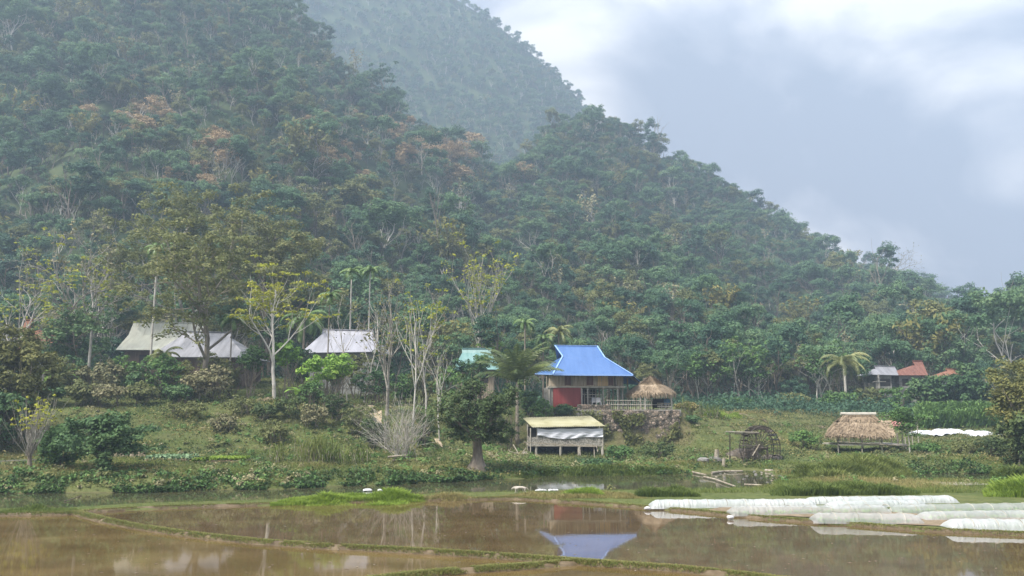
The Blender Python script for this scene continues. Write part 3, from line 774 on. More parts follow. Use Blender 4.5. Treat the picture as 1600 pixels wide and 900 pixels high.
def stone_mat():
    m = surf('mossy_stone_wall', [(0.07, 0.07, 0.05), (0.16, 0.13, 0.10), (0.30, 0.22, 0.16)], scale=1.1, detail=8, rough=.9)
    nt = m.node_tree; N = nt.nodes; L = nt.links; p = N[m['_p']]
    tcn = N.new('ShaderNodeTexCoord'); vo = N.new('ShaderNodeTexVoronoi'); vo.inputs['Scale'].default_value = 4.2; L.new(tcn.outputs['Object'], vo.inputs['Vector'])
    vd = N.new('ShaderNodeTexVoronoi'); vd.feature = 'DISTANCE_TO_EDGE'; vd.inputs['Scale'].default_value = 4.2; L.new(tcn.outputs['Object'], vd.inputs['Vector'])
    rr = ramp(N, [(0.06, 0.06, 0.04), (0.17, 0.135, 0.10), (0.34, 0.26, 0.20), (0.52, 0.42, 0.35)], [0, .45, .8, 1.0])
    sx = N.new('ShaderNodeSeparateXYZ'); L.new(vo.outputs['Color'], sx.inputs[0]); L.new(sx.outputs[0], rr.inputs['Fac'])
    old = p.inputs['Base Color'].links[0].from_socket
    mx = N.new('ShaderNodeMixRGB'); mx.inputs[0].default_value = .6; L.new(old, mx.inputs[1]); L.new(rr.outputs[0], mx.inputs[2])
    mj = N.new('ShaderNodeMixRGB'); mj.inputs[2].default_value = (.035, .035, .025, 1)
    r2 = ramp(N, [(1, 1, 1), (0, 0, 0)], [0.02, .09]); L.new(vd.outputs[0], r2.inputs['Fac']); L.new(r2.outputs[0], mj.inputs[0]); L.new(mx.outputs[0], mj.inputs[1])
    L.new(mj.outputs[0], p.inputs['Base Color'])
    bp = N.new('ShaderNodeBump'); bp.inputs['Distance'].default_value = .08; L.new(vd.outputs[0], bp.inputs['Height']); L.new(bp.outputs[0], p.inputs['Normal'])
    return m
M['stone'] = stone_mat()

def V3(*a): return np.array(a, float)
def plx(px, Y): return (px - 800) / F * Y * 1.012
def zrow(row, Y): return CAMZ + tanrow(row) * Y

def straw_on(P0, P1, P2, P3, n, rng, L=.45, w=.05, lift=.05):
    """straw blades lying down a sloping quad: P0,P1 top edge, P3,P2 bottom edge"""
    u = rng.random((n, 1)); v = rng.random((n, 1)) ** .9 * max(.15, 1 - L * .8 / (np.linalg.norm((P3 + P2 - P0 - P1) / 2) + .01))
    T = P0 + (P1 - P0) * u; B = P3 + (P2 - P3) * u
    d = B - T; dl = d / (np.linalg.norm(d, axis=1)[:, None] + 1e-9)
    P = T + d * v
    nr = np.cross(P1 - P0, P3 - P0); nr /= np.linalg.norm(nr)
    if nr[2] < 0: nr = -nr
    ll = L * rng.uniform(.6, 1.4, (n, 1)); dd = dl + rng.normal(size=(n, 3)) * .16
    side = np.cross(dl, nr) * w / 2 * rng.uniform(.5, 1.5, (n, 1))
    A = P + nr * .02; E = P + dd * ll + nr * lift * rng.uniform(-.2, 1.2, (n, 1))
    V = np.stack([A - side, A + side, E + side * .6, E - side * .6], 1).reshape(-1, 3)
    return V, np.arange(n * 4).reshape(-1, 4)

def solid_quads(quads_, th=.05):
    b = MB()
    for q in quads_: b.slab(q, th)
    return b

# ---- blue roofed stilt house
rng = rng_(50)
hy = 80.0
base = V3(plx(912, 82), 83, 4.15)
H = empty('stilt_house', tuple(base), 'wooden stilt house with a bright blue metal hipped roof', 'house')
FL = pt(864, 585, 78.0); FR = pt(989, 586, 78.6); BL = pt(836, 584, 84.5); BR = pt(1007, 602, 87.5)
RL = pt(867, 540, 82.6); RR = pt(933, 541, 83.2)
KL = pt(879, 557, 80.9); KR = pt(945, 559, 81.5); KBL = KL + V3(-.3, 4.6, 0); KBR = KR + V3(.3, 4.6, 0)
rf = MB()
def plate(*P): rf.slab([np.array(p) for p in P], .05, down=(0, 0, -.05))
plate(RL, RR, KR, KL)                      # front upper
plate(KL, KR, FR, FL)                      # front lower
plate(KBL, KL, FL, BL)                     # left hip
plate(KR, KBR, BR, FR)                     # right hip
RL2 = RL; RR2 = RR
plate(RR, RL, KBL, KBR); plate(KBR, KBL, BL, BR)
roof = rf.build('roof', M['blue_metal'], H)
gb = MB(); gb.slab([KL + V3(.35, .3, 0), KBL + V3(.35, -.3, 0), V3(KL[0] + .2, RL[1], RL[2] - .35)], .04)
gb.slab([KR + V3(-.2, .3, 0), KBR + V3(-.2, -.3, 0), V3(KR[0] - .3, RR[1], RR[2] - .35)], .04)
gb.build('gable', M['dark'], H)
tr = MB()
for a, b in ((RL, RR), (RL, KL), (KL, FL), (RR, KR), (KR, FR)): tr.bar(a + V3(0, -.02, .04), b + V3(0, -.02, .04), .13, .05)
tr.bar(FL + V3(0, -.03, -.03), FR + V3(0, -.03, -.03), .06, .13); tr.bar(BL, FL, .05, .1)
tr.build('ridge_cap', M['blue_trim'], roof)
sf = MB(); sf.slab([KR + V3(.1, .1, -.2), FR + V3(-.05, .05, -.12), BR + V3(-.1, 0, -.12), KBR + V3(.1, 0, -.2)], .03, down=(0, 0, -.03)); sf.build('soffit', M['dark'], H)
rt = MB()
for k in range(9):
    t = k / 8; a = KR + (KBR - KR) * t; b = FR + (BR - FR) * t
    rt.bar(a + V3(0, 0, -.12), b + V3(0, 0, -.12), .07, .09)
for k in range(12):
    t = k / 11; a = KL + (KR - KL) * t; b = FL + (FR - FL) * t
    rt.bar(a + V3(0, 0, -.12), b + V3(0, 0, -.12), .07, .09)
rt.build('rafters', M['dark'], H)
# upper storey of upright planks with shutters
WY = 79.9; z0, z1 = zrow(603, WY), zrow(584, WY)
xl, xr = plx(857, WY), plx(969, WY)
def plank_wall(name, xa, xb, y, z0, z1, mat, w=.19, parent=H):
    b = MB(); x = xa
    while x < xb - .02:
        ww = min(w * rng.uniform(.85, 1.2), xb - x); dy = rng.uniform(-.012, .012)
        b.box(x + .006, x + ww - .006, y + dy, y + .04 + dy, z0 + rng.uniform(-.03, .03), z1); x += ww
    return b.build(name, mat, parent)
segs_ = [(857, 867, 'plank'), (867.3, 881, 'plank'), (890.7, 914, 'plank'), (925.3, 931, 'plank'), (931.3, 937.5, 'plank_new'), (938, 947.5, 'plank_new'), (959, 968.5, 'plank')]
for a, b, mt in segs_: plank_wall('wall_panel', plx(a, WY), plx(b, WY), WY, z0, z1, M[mt])
for a, b in ((881.3, 890.4), (914.3, 925), (948, 955.5)):
    s = MB(); xa, xb = plx(a, WY), plx(b, WY); s.box(xa, (xa + xb) / 2 - .01, WY + .01, WY + .05, z0 + .08, z1 - .05); s.box((xa + xb) / 2 + .01, xb, WY + .01, WY + .05, z0 + .08, z1 - .05)
    sh = s.build('window_shutter', M['shutter'], H)
    f = MB(); f.box(xa - .05, xa, WY - .02, WY + .06, z0, z1); f.box(xb, xb + .05, WY - .02, WY + .06, z0, z1); f.box(xa, xb, WY - .02, WY + .06, z0, z0 + .07); f.build('window_frame', M['plank'], sh)
iw = MB(); iw.box(plx(955.8, WY), plx(958.6, WY), WY + .5, WY + .55, z0, z1); iw.box(xl, xl + .05, WY + .06, WY + 7, z0, z1); iw.box(xr - .05, xr, WY + .06, WY + 7, z0, z1); iw.box(xl, xr, WY + 7, WY + 7.05, z0, z1)
iw.build('side_wall', M['plank'], H)
fl = MB(); fl.box(xl - .15, xr + .3, WY - .12, WY + 7, z0 - .17, z0 - .04); fl.build('floor', M['bamboo'], H)
gfz = 4.15
for p_x, yy in [(858, 0), (906.5, 0), (916, 0), (939.5, 0), (961.5, 0), (970.5, .7), (985, 3.5), (975, 5), (858, 3.4), (916, 3.4), (939.5, 3.4), (961.5, 3.4), (858, 6.8), (880, 6.8), (916, 6.8), (939.5, 6.8), (961.5, 6.8)]:
    x = plx(p_x, WY); b = MB(); b.tube([(x, WY + .02 + yy, gfz - .3), (x + rng.normal() * .02, WY + .02 + yy, z0 - .17 if p_x < 965 else z0 + .9)], .085, 7)
    b.build('post', M['post'] if yy < 1 else M['plank'], H)
rp = MB(); rp.box(plx(863, WY), plx(905.5, WY), WY - .06, WY - .02, zrow(636, WY), z0 - .18); rp.build('red_panel', M['red_sheet'], H)
cw = MB(); cw.box(plx(849, WY), plx(862.6, WY), WY + .05, WY + .3, gfz - .4, z0 - .18); cw.build('block_wall', M['concrete'], H)
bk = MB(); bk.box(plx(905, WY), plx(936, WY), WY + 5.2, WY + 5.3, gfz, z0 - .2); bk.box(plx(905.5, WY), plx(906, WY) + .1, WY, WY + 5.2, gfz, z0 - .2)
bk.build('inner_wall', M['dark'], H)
sh = MB()
for k in range(4):
    x = plx(919 + k * 4.5, WY); sh.bar((x, WY + 3, gfz), (x, WY + 3, z0 - .3), .05)
sh.bar((plx(917, WY), WY + 2.95, zrow(612, WY)), (plx(938, WY), WY + 2.95, zrow(612, WY)), .05); sh.bar((plx(917, WY), WY + 2.95, zrow(620, WY)), (plx(938, WY), WY + 2.95, zrow(620, WY)), .05)
sh.build('inner_rack', M['bamboo'], H)

def chair(px, y, lab):
    x = plx(px, y); g = gfz + .32
    c = empty('plastic_chair', (x, y, g), lab, 'chair', 'white plastic chairs under the stilt house')
    MB().box(x - .22, x + .22, y - .22, y + .22, g + .42, g + .46).build('seat', M['chair_plastic'], c)
    b = MB(); b.slab([(x - .22, y + .2, g + .46), (x + .22, y + .2, g + .46), (x + .2, y + .3, g + .9), (x - .2, y + .3, g + .9)], .03); b.build('backrest', M['chair_plastic'], c)
    for i in (-1, 1):
        for j in (-1, 1): MB().bar((x + i * .2, y + j * .2, g + .42), (x + i * .24, y + j * .25, g), .045).build('leg', M['chair_plastic'], c)
chair(925.5, 79.2, 'white plastic chair under the blue roofed house, the left one of two')
chair(932.5, 79.0, 'white plastic chair under the blue roofed house, the right one of two')

# terrace slab, low wall, stone retaining wall
t_ = MB(); t_.box(plx(862, 79), plx(1056, 79), 78.35, 92, 3.6, gfz + .05)
tag(t_.build('terrace', M['concrete']), kind='structure')
def rough_wall(name, xa, xb, y, za, zb, th, mat, amp, res, lab, cat, seed, slope=.12):
    nx = int((xb - xa) / res) + 2; nz = int((zb - za) / res) + 2
    xs = np.linspace(xa, xb, nx); zs = np.linspace(za, zb, nz); X, Z = np.meshgrid(xs, zs)
    Yf = y + (Z - za) * slope + fbm(X * 1.3, Z * 1.3, seed, 4) * amp + fbm(X * 5, Z * 5, seed + 9, 2) * amp * .5
    Z2 = Z + (Z > zb - res * .6) * fbm(X * 1.5, X * .1, seed + 3, 3) * .22
    V = np.concatenate([np.stack([X, Yf, Z2], -1).reshape(-1, 3), np.stack([X, np.full_like(X, y + th), Z2], -1).reshape(-1, 3)])
    n = nx * nz; i, j = np.meshgrid(np.arange(nz - 1), np.arange(nx - 1), indexing='ij'); a = (i * nx + j).ravel()
    F1 = np.stack([a, a + 1, a + nx + 1, a + nx], -1); F2 = F1[:, ::-1] + n
    t = (nz - 1) * nx + np.arange(nx - 1); F3 = np.stack([t, t + 1, t + 1 + n, t + n], -1)
    l = np.arange(nz - 1) * nx; F4 = np.stack([l, l + nx, l + nx + n, l + n], -1); r = l + nx - 1; F5 = np.stack([r, r + n, r + nx + n, r + nx], -1)
    o = link(name, np_mesh(name, [(V, np.concatenate([F1, F2, F3, F4, F5]), 0)], [mat])); return tag(o, lab, cat)
rough_wall('retaining_wall', plx(938, 77.8), plx(1057, 77.8), 77.7, .4, 4.12, 1.1, M['stone'], .5, .12, 'mossy stone retaining wall holding up the terrace of the blue roofed house', 'wall', 5)
rough_wall('retaining_wall', plx(856, 77.8), plx(937.6, 77.8), 78.2, .6, 4.0, .9, M['stone'], .6, .14, 'overgrown stone retaining wall behind the yellow roofed shed', 'wall', 8)
rough_wall('low_wall', plx(900, 78.4), plx(951, 78.4), 78.4, 4.0, zrow(632, 78.4), .22, M['stone'], .14, .12, 'weathered grey low wall along the terrace edge below the house', 'wall', 15, 0)

def railing(px0, px1, y, rows, n, lab, zb=gfz):
    x0, x1 = plx(px0, y), plx(px1, y)
    o = empty('bamboo_railing', ((x0 + x1) / 2, y, zb), lab, 'railing')
    for r in rows: MB().tube([(x0, y, zrow(r, y)), ((x0 + x1) / 2, y + .02, zrow(r, y) - .03), (x1, y, zrow(r + .6, y))], .035, 6).build('rail', M['bamboo'], o)
    for k in range(n):
        x = x0 + (x1 - x0) * (k + .5) / n; MB().tube([(x, y + .06, zb), (x + rng.normal() * .03, y + .06, zrow(rows[0], y) + .05)], .03, 6).build('baluster', M['bamboo'], o)
railing(944, 1015, 78.7, (625.5, 632), 22, 'grey bamboo railing on the terrace between house and thatched pavilion')
railing(907, 941, 79.4, (616,), 4, 'single pole bamboo railing across the open ground floor of the blue roofed house')
railing(1022, 1044, 78.9, (630, 635), 10, 'short bamboo railing inside the right half of the thatched pavilion')

# ---- thatched round pavilion
def thatch_cone(parent, cx, cyy, zt, ze, rx, ry, rng, n=3400, nseg=20):
    ring = [V3(cx + rx * math.cos(a) * rng.uniform(.96, 1.04), cyy + ry * math.sin(a), ze + rng.uniform(-.07, .07)) for a in np.linspace(0, 2 * PI, nseg, endpoint=False)]
    mid = [V3(cx + (p[0] - cx) * .5, cyy + (p[1] - cyy) * .5, ze + (zt - ze) * .5) for p in ring]
    top = V3(cx, cyy, zt); b = MB(); parts = []
    for i in range(nseg):
        j = (i + 1) % nseg
        b.poly(top, mid[i], mid[j]); b.poly(mid[i], ring[i], ring[j], mid[j]); b.poly(ring[i] + V3(0, 0, -.03), V3(cx, cyy, zt - .3), ring[j] + V3(0, 0, -.03))
        parts.append((*straw_on(top + V3(0, 0, .02), top + V3(0, .001, .02), mid[j], mid[i], int(n * .25 / nseg), rng), 0))
        parts.append((*straw_on(mid[i], mid[j], ring[j], ring[i], int(n * .75 / nseg), rng), 0))
        parts.append((*straw_on(ring[i] + V3(0, 0, .05), ring[j] + V3(0, 0, .05), ring[j] * [1, 1, 1] - [0, 0, .1], ring[i] - [0, 0, .1], 26, rng, L=.38), 0))
    r = b.build('roof', M['soil'], parent)
    npart('thatch', parts, [M['straw']], r)
    return ring
px_c, pyv = 1012.5, 80.5
Pv = empty('thatched_pavilion', (plx(px_c, pyv), pyv, gfz), 'small open pavilion with a conical straw thatched roof beside the blue roofed house', 'pavilion')
thatch_cone(Pv, plx(px_c, pyv), pyv, zrow(587.5, pyv), zrow(615, pyv - 2), 2.45, 2.2, rng, n=5200)
for p_x, yy in ((996.5, -1.6), (1003.5, -1.75), (1043.5, -1.2), (1016, 1.6), (1035, 1.5), (990, .2)):
    x = plx(p_x, pyv + yy); b = MB(); b.tube([(x, pyv + yy, gfz - .1), (x, pyv + yy, zrow(612, pyv))], .09 if yy < 0 else .07, 8); b.build('post', M['post'] if yy < 0 else M['plank'], Pv)
MB().box(plx(1019, 80), plx(1044, 80), 81.2, 81.25, gfz + .2, gfz + 1.15).build('back_screen', M['dark'], Pv)
MB().box(plx(1034, 80), plx(1043, 80), 80.6, 80.66, gfz + .5, gfz + 1.1).build('tarp', M['blue_tarp'], Pv)
b = MB(); b.box(plx(1006, 80), plx(1030, 80), 79.9, 80.7, gfz + .5, gfz + .56)
for k in (1008, 1028): b.box(plx(k, 80), plx(k, 80) + .08, 80.2, 80.3, gfz, gfz + .5)
b.build('bench', M['bamboo'], Pv)

# ---- yellow roofed shed on posts
SY = 68.2
gs = gz(plx(880, SY), SY)
S = empty('stilt_shed', (plx(880, SY), SY + 2, gs), 'raised shed with yellow corrugated roof and hanging white sheet by the river', 'shed')
A_, B_, C_, D_ = pt(832, 667.5, SY - .3), pt(945.5, 665.5, SY - .3), pt(923, 650, 72.8), pt(816.5, 652.5, 72.2)
# corrugated sheet as real waves
nw = 170; us = np.linspace(0, 1, nw); rows_ = []
for v in (0, 1):
    P = (A_ + (B_ - A_) * us[:, None]) if v == 0 else (D_ + (C_ - D_) * us[:, None])
    P = P + np.stack([0 * us, 0 * us, .045 * np.sin(us * 2 * PI * 42)], 1); rows_.append(P)
Vc = np.concatenate([rows_[0], rows_[1], rows_[0] - [0, 0, .02], rows_[1] - [0, 0, .02]])
k = np.arange(nw - 1)
Fc = np.concatenate([np.stack([k, k + 1, nw + k + 1, nw + k], 1), np.stack([2 * nw + k + 1, 2 * nw + k, 3 * nw + k, 3 * nw + k + 1], 1), np.stack([2 * nw + k, 2 * nw + k + 1, k + 1, k], 1), np.stack([nw + k, nw + k + 1, 3 * nw + k + 1, 3 * nw + k], 1)])
npart('roof', [(Vc, Fc, 0)], [M['yellow_fibro']], S)
deck = zrow(695.5, SY)
MB().box(plx(823, SY), plx(938.5, SY), SY, SY + 4, deck - .1, deck).build('floor', M['bamboo'], S)
b = MB(); b.box(plx(825, SY), plx(938, SY), SY + .02, SY + .06, deck, zrow(683, SY)); b.box(plx(825, SY), plx(825, SY) + .05, SY + .06, SY + 3.9, deck, zrow(683, SY)); b.box(plx(938, SY) - .05, plx(938, SY), SY + .06, SY + 3.9, deck, zrow(672, SY))
b.build('woven_wall', M['woven'], S)
MB().box(plx(825, SY), plx(938, SY), SY + 3.9, SY + 3.95, gs - .3, zrow(668, SY)).build('shade_panel', M['dark'], S)  # added dark panel, its colour stands in for the shade under the deck
# hanging sheet with folds
nx, nz_ = 90, 18; U, W = np.meshgrid(np.linspace(0, 1, nx), np.linspace(0, 1, nz_))
xa, xb = plx(838.5, SY), plx(938, SY)
topz = zrow(669, SY) - .05 * np.sin(U * PI * 3) ** 2 - .07 * np.exp(-((U - .2) / .16) ** 2); botz = zrow(684.3, SY) + .12 * (2 * U - 1) ** 4 + .07 * np.sin(U * 9 + 1)
X = xa + (xb - xa) * U; Z = topz + (botz - topz) * W; Yv = SY - .08 + .03 * np.sin(U * 30 + W * 5 + 5 * fbm(U * 6, W * 3, 3)) * (.3 + W) + .05 * fbm(U * 5, W * 5, 4)
V = np.stack([X, Yv, Z], -1).reshape(-1, 3); V2 = V + [0, .012, 0]; n_ = len(V)
i, j = np.meshgrid(np.arange(nz_ - 1), np.arange(nx - 1), indexing='ij'); a = (i * nx + j).ravel(); Fq = np.stack([a, a + nx, a + nx + 1, a + 1], 1)
shh = link('hanging_sheet', np_mesh('hanging_sheet', [(np.concatenate([V, V2]), np.concatenate([Fq, Fq[:, ::-1] + n_]), 0)], [M['sheet_white']], smooth=True))
tag(shh, 'white cloth sheet hung across the open front of the yellow roofed shed', 'sheet')
for p_x, yy, top_ in ((823.5, .5, 662), (828, 0, 668), (938, 0, 667), (836.5, .15, 0), (873.5, .1, 0), (902, .1, 0), (936.8, .12, 0), (838, 3.4, 0), (875, 3.4, 0), (905, 3.4, 0), (933, 3.8, 658)):
    x = plx(p_x, SY + yy); zt = zrow(top_, SY + yy) - .05 if top_ else deck - .1
    b = MB(); b.tube([(x, SY + yy, gs - .3), (x + .01, SY + yy, zt)], .1 if not top_ else .045, 8); b.build('post', M['post'] if not top_ else M['bamboo'], S)
MB().box(plx(837, SY), plx(840, SY), SY - .01, SY + .03, deck + .45, zrow(668.5, SY)).build('panel', M['concrete'], S)
b = MB(); b.bar((plx(818, 67.6), 67.4, zrow(691, 67.4)), (plx(905, 67.6), 67.8, zrow(696.5, 67.8)), .09); b.build('edge_pole', M['drift'], S)
fr = empty('stick_rack', (plx(915, 66.5), 66.5, gs), 'pale wooden stick frame leaning in front of the right half of the shed', 'rack')
for a, b_ in (((890, 693.5), (906, 697)), ((906, 697), (907, 714)), ((903, 697), (903.5, 712)), ((914, 694), (931, 697)), ((928, 697), (929, 718)), ((932, 697), (934, 706)), ((906, 697), (932, 697.6))):
    MB().bar(pt(*a, 66.4), pt(*b_, 66.2), .07).build('stick', M['drift'], fr)
pk = MB(); pk.slab([pt(908, 719, 62.0), pt(944, 718.5, 62.2), pt(947, 717.0, 62.8), pt(910, 717.5, 62.6)], .1, down=(0, 0, -.1)); tag(pk.build('wooden_plank', M['drift']), 'pale plank lying among weeds in front of the shed', 'plank')

# ---- generic hipped houses behind
def hip_house(name, label, eL, eR, rL, rR, Y, depth, roofm, wallm, brk=.45, ov=.5, extra=None):
    EL, ER = pt(*eL, Y), pt(*eR, Y); a, b = pt(*rL, Y + depth / 2), pt(*rR, Y + depth / 2)
    EBL, EBR = EL + V3(0, depth, 0), ER + V3(0, depth, 0)
    g = gz((EL[0] + ER[0]) / 2, Y + 1)
    h = empty(name, ((EL[0] + ER[0]) / 2, Y + depth / 2, g), label, 'house')
    # steep upper roof, flatter skirt
    def mixp(r, e, t, drop): q = r + (e - r) * t; q = q.copy(); q[2] = r[2] + (e[2] - r[2]) * drop; return q
    ka, kb = mixp(a, EL, brk * .55, brk), mixp(b, ER, brk * .55, brk); kc, kd = mixp(b, EBR, brk * .55, brk), mixp(a, EBL, brk * .55, brk)
    ka[0] = kd[0] = a[0] + .02; kb[0] = kc[0] = b[0] - .02
    r = MB()
    for P in ((a, b, kb, ka), (ka, kb, ER, EL), (kd, ka, EL, EBL), (kb, kc, EBR, ER), (b, a, kd, kc), (kc, kd, EBL, EBR)): r.slab(P, .06, down=(0, 0, -.06))
    ro = r.build('roof', roofm, h)
    t = MB(); t.bar(a + V3(0, 0, .05), b + V3(0, 0, .05), .25, .08); t.build('ridge_cap', roofm, ro)
    gbl = MB(); gbl.slab([ka + V3(.1, .1, -.07), kd + V3(.1, -.1, -.07), a + V3(.1, 0, -.1)], .04); gbl.slab([kb + V3(-.1, .1, -.07), kc + V3(-.1, -.1, -.07), b + V3(-.1, 0, -.1)], .04); gbl.build('gable', M['dark'], h)
    w = MB(); w.box(EL[0] + ov * 1.6, ER[0] - ov * 1.6, Y + ov, Y + depth - ov, g - .5, min(EL[2], ER[2]) - .03); w.build('wall', wallm, h)
    n = max(2, int((ER[0] - EL[0]) / 3.5)); zt = min(EL[2], ER[2])
    for k in range(n):
        x = EL[0] + ov * 2 + (ER[0] - EL[0] - ov * 4) * (k + .5) / n
        wn_ = MB(); wn_.box(x - .45, x + .45, Y + ov - .03, Y + ov, zt - 1.5, zt - .5).build('window', M['dark'], h)
    return h
hip_house('village_house', 'long house with pale streaked metal roof among trees on the left', (181, 546), (316, 547), (209, 503.5), (322, 505), 92, 9, M['white_metal'], M['wall_brown'])
hip_house('village_house', 'house with low grey metal roof just right of the pale roofed long house', (232, 557), (386, 558), (284, 518), (362, 520), 84, 8, M['grey_metal'], M['wall_brown'], brk=.2)
hip_house('village_house', 'house with pale lilac grey roof and white walls behind slender trees', (470, 551), (598, 549), (504, 515), (583, 517), 88, 8, M['lilac_metal'], M['wall_white'], brk=.2)
hip_house('village_house', 'house with turquoise metal roof half hidden left of the coconut palm', (708, 577), (782, 577), (722, 545), (768, 545), 90, 6, M['teal_metal'], M['plank'], brk=.2)
hip_house('village_house', 'house with orange tiled roof peeping over shrubs at the far left', (20, 545), (86, 536), (40, 500), (52, 500), 84, 6, M['tile_orange'], M['concrete'], brk=.3)
hip_house('village_house', 'small house with weathered grey roof at the foot of the right hill', (1362, 585), (1404, 586), (1366, 572), (1398, 573), 112, 5, M['grey_metal'], M['concrete'], brk=.3)
hip_house('village_house', 'house with red tiled roof right of the small grey roofed house', (1398, 586), (1450, 586), (1426, 564), (1441, 564), 114, 5, M['tile_red'], M['concrete'], brk=.3)
hip_house('village_house', 'house with faded orange roof behind dark trees at the far right', (1470, 588), (1512, 588), (1478, 576), (1505, 577), 111, 4, M['tile_orange'], M['wall_white'], brk=.3)

# ---- thatched hut over the field, right
HY = 68.0
gh = gz(plx(1340, HY), HY)
T = empty('thatched_hut', (plx(1345, HY), HY + 1.5, gh), 'open bamboo hut on stilts with ragged straw thatched roof', 'hut')
eFL, eFR = pt(1289, 681, HY - .4), pt(1388, 683.5, HY - .4); rL_, rR_ = pt(1318, 648, HY + 1.5), pt(1365, 648, HY + 1.5)
eBL, eBR = pt(1293, 680, HY + 3.4), eFR + V3(0, 4.0, 0)
kL, kR = pt(1311, 660, HY + .9), pt(1376, 660, HY + .9); kLb, kRb = kL + V3(0, 1.2, 0), kR + V3(0, 1.2, 0)
b = MB(); parts = []
for P, cnt in (((rL_, rR_, kR, kL), 500), ((kL, kR, eFR, eFL), 2300), ((kLb, kL, eFL, eBL), 900), ((kR, kRb, eBR, eFR), 700), ((rR_, rL_, kLb, kRb), 200), ((kRb, kLb, eBL, eBR), 500)):
    b.slab(P, .1, down=(0, 0, -.1)); parts.append((*straw_on(P[0], P[1], P[2], P[3], cnt, rng, L=.42, w=.055), 0))
    parts.append((*straw_on(P[3] + V3(0, 0, .04), P[2] + V3(0, 0, .04), P[2] - [0, 0, .14], P[3] - [0, 0, .14], 90, rng, L=.28), 0))
ro = b.build('roof', M['soil'], T); npart('thatch', parts, [M['straw']], ro)
rc_ = MB(); rc_.tube([rL_ + V3(-.25, 0, .08), rR_ + V3(.2, 0, .08)], .13, 8); rc_.tube([rL_ + V3(.1, -.25, .03), rR_ + V3(.1, -.25, .03)], .05, 6); rc_.build('ridge_pole', M['bamboo'], ro)
dk = zrow(694, HY)
b = MB(); b.box(plx(1294, HY), plx(1398, HY), HY - .2, HY + 3.4, dk - .1, dk); b.build('floor', M['bamboo'], T)
b = MB(); b.tube([(plx(1293, HY), HY - .25, zrow(690, HY)), (plx(1400, HY), HY - .25, zrow(697, HY))], .05, 6); b.build('edge_pole', M['drift'], T)
for r_, a, c in ((686.5, 1292, 1331), (691.5, 1294, 1360), (688, 1331, 1362)): MB().tube([(plx(a, HY), HY - .2, zrow(r_, HY)), (plx(c, HY), HY - .2, zrow(r_ + 1, HY))], .03, 6).build('rail', M['bamboo'], T)
for k in range(14):
    x = plx(1294 + k * 2.7, HY); MB().tube([(x, HY - .18, dk), (x, HY - .18, zrow(687, HY))], .018, 5).build('baluster', M['bamboo'], T)
for p_x, yy, tp in ((1294.5, 0, 681), (1330.5, 0, 676), (1361, 0, 676), (1386, .3, 680), (1296, 3.2, 678), (1332, 3.2, 672), (1385, 3.2, 676), (1358, 3.2, 672)):
    x = plx(p_x, HY + yy); MB().tube([(x, HY + yy, gh - .4), (x + rng.normal() * .03, HY + yy, zrow(tp, HY + yy))], .06, 7).build('post', M['bamboo'], T)
An = empty('lean_to', (plx(1400, 69), 69.5, gh), 'low thatched lean-to with a faded red tarp end, right of the thatched hut', 'lean-to')
a0, a1, a2, a3 = pt(1374, 656, 70.5), pt(1394, 657, 70.5), pt(1398, 682, 68.6), pt(1372, 683, 68.6)
b = MB(); b.slab((a0, a1, a2, a3), .1, down=(0, 0, -.1)); ro = b.build('roof', M['soil'], An)
npart('thatch', [(*straw_on(a0, a1, a2, a3, 800, rng, L=.4, w=.055), 0)], [M['straw']], ro)
b = MB(); b.slab((pt(1392, 657, 70.4), pt(1419, 657.5, 70.4), pt(1408, 668, 69.4), pt(1398, 668, 69.4)), .03, down=(0, 0, -.03)); b.build('tarp', M['pink_tarp'], An)
for p_x, yy, tp in ((1376, 68.8, 683), (1397, 68.8, 682), (1393, 70.3, 658), (1417, 70.3, 658), (1408, 69.4, 668)):
    x = plx(p_x, yy); MB().tube([(x, yy, gh - .3), (x, yy, zrow(tp, yy) - .05)], .05, 6).build('post', M['bamboo'], An)

# ---- bamboo water wheel
WX, WYY = plx(1176, 61.5), 61.5
wz = zrow(700, WYY); WR = 1.62
W_ = empty('water_wheel', (WX, WYY, wz - WR), 'dark bamboo water wheel standing at the edge of the pool', 'water wheel')
ang = R(24); ax = V3(math.sin(ang) * -1, math.cos(ang), 0) * 0.36; sx_ = V3(math.cos(ang), math.sin(ang), 0); ctr = V3(WX, WYY, wz)
def rimp(t, s, r=WR): return ctr + ax * s + sx_ * math.cos(t) * r + V3(0, 0, math.sin(t) * r)
wheel = MB()
for s in (-1, 1): wheel.tube([rimp(t, s) for t in np.linspace(0, 2 * PI, 41)], .035, 5, caps=False)
for s in (-1, 1): wheel.tube([rimp(t, s * .9, WR * .86) for t in np.linspace(0, 2 * PI, 41)], .018, 4, caps=False)
wl_ = wheel.build('rim', M['wood_wet'], W_)
for k in range(24):
    t = 2 * PI * k / 24
    for s in (-1, 1): MB().tube([ctr + ax * s * -.6, rimp(t, s)], .018, 4).build('spoke', M['wood_wet'], W_)
for k in range(24):
    t = 2 * PI * (k + .5) / 24; MB().slab([rimp(t, -1.1, WR * .88), rimp(t, 1.1, WR * .88), rimp(t, 1.1, WR * 1.04), rimp(t, -1.1, WR * 1.04)], .025).build('paddle', M['wood_wet'], W_)
for s in (-1.9, 1.9):
    MB().tube([ctr + ax * s * 1.0 + V3(.06, 0, .15), ctr + ax * s + V3(.06, 0, -WR - .3)], .075, 7).build('support_post', M['wood_wet'], W_)
MB().tube([ctr - ax * 2.3, ctr + ax * 2.3], .08, 8).build('axle', M['wood_wet'], W_)
ff = empty('flume_stand', (WX - 1, WYY - .9, wz - WR), 'dark pole frame carrying a flume in front of the water wheel', 'frame')
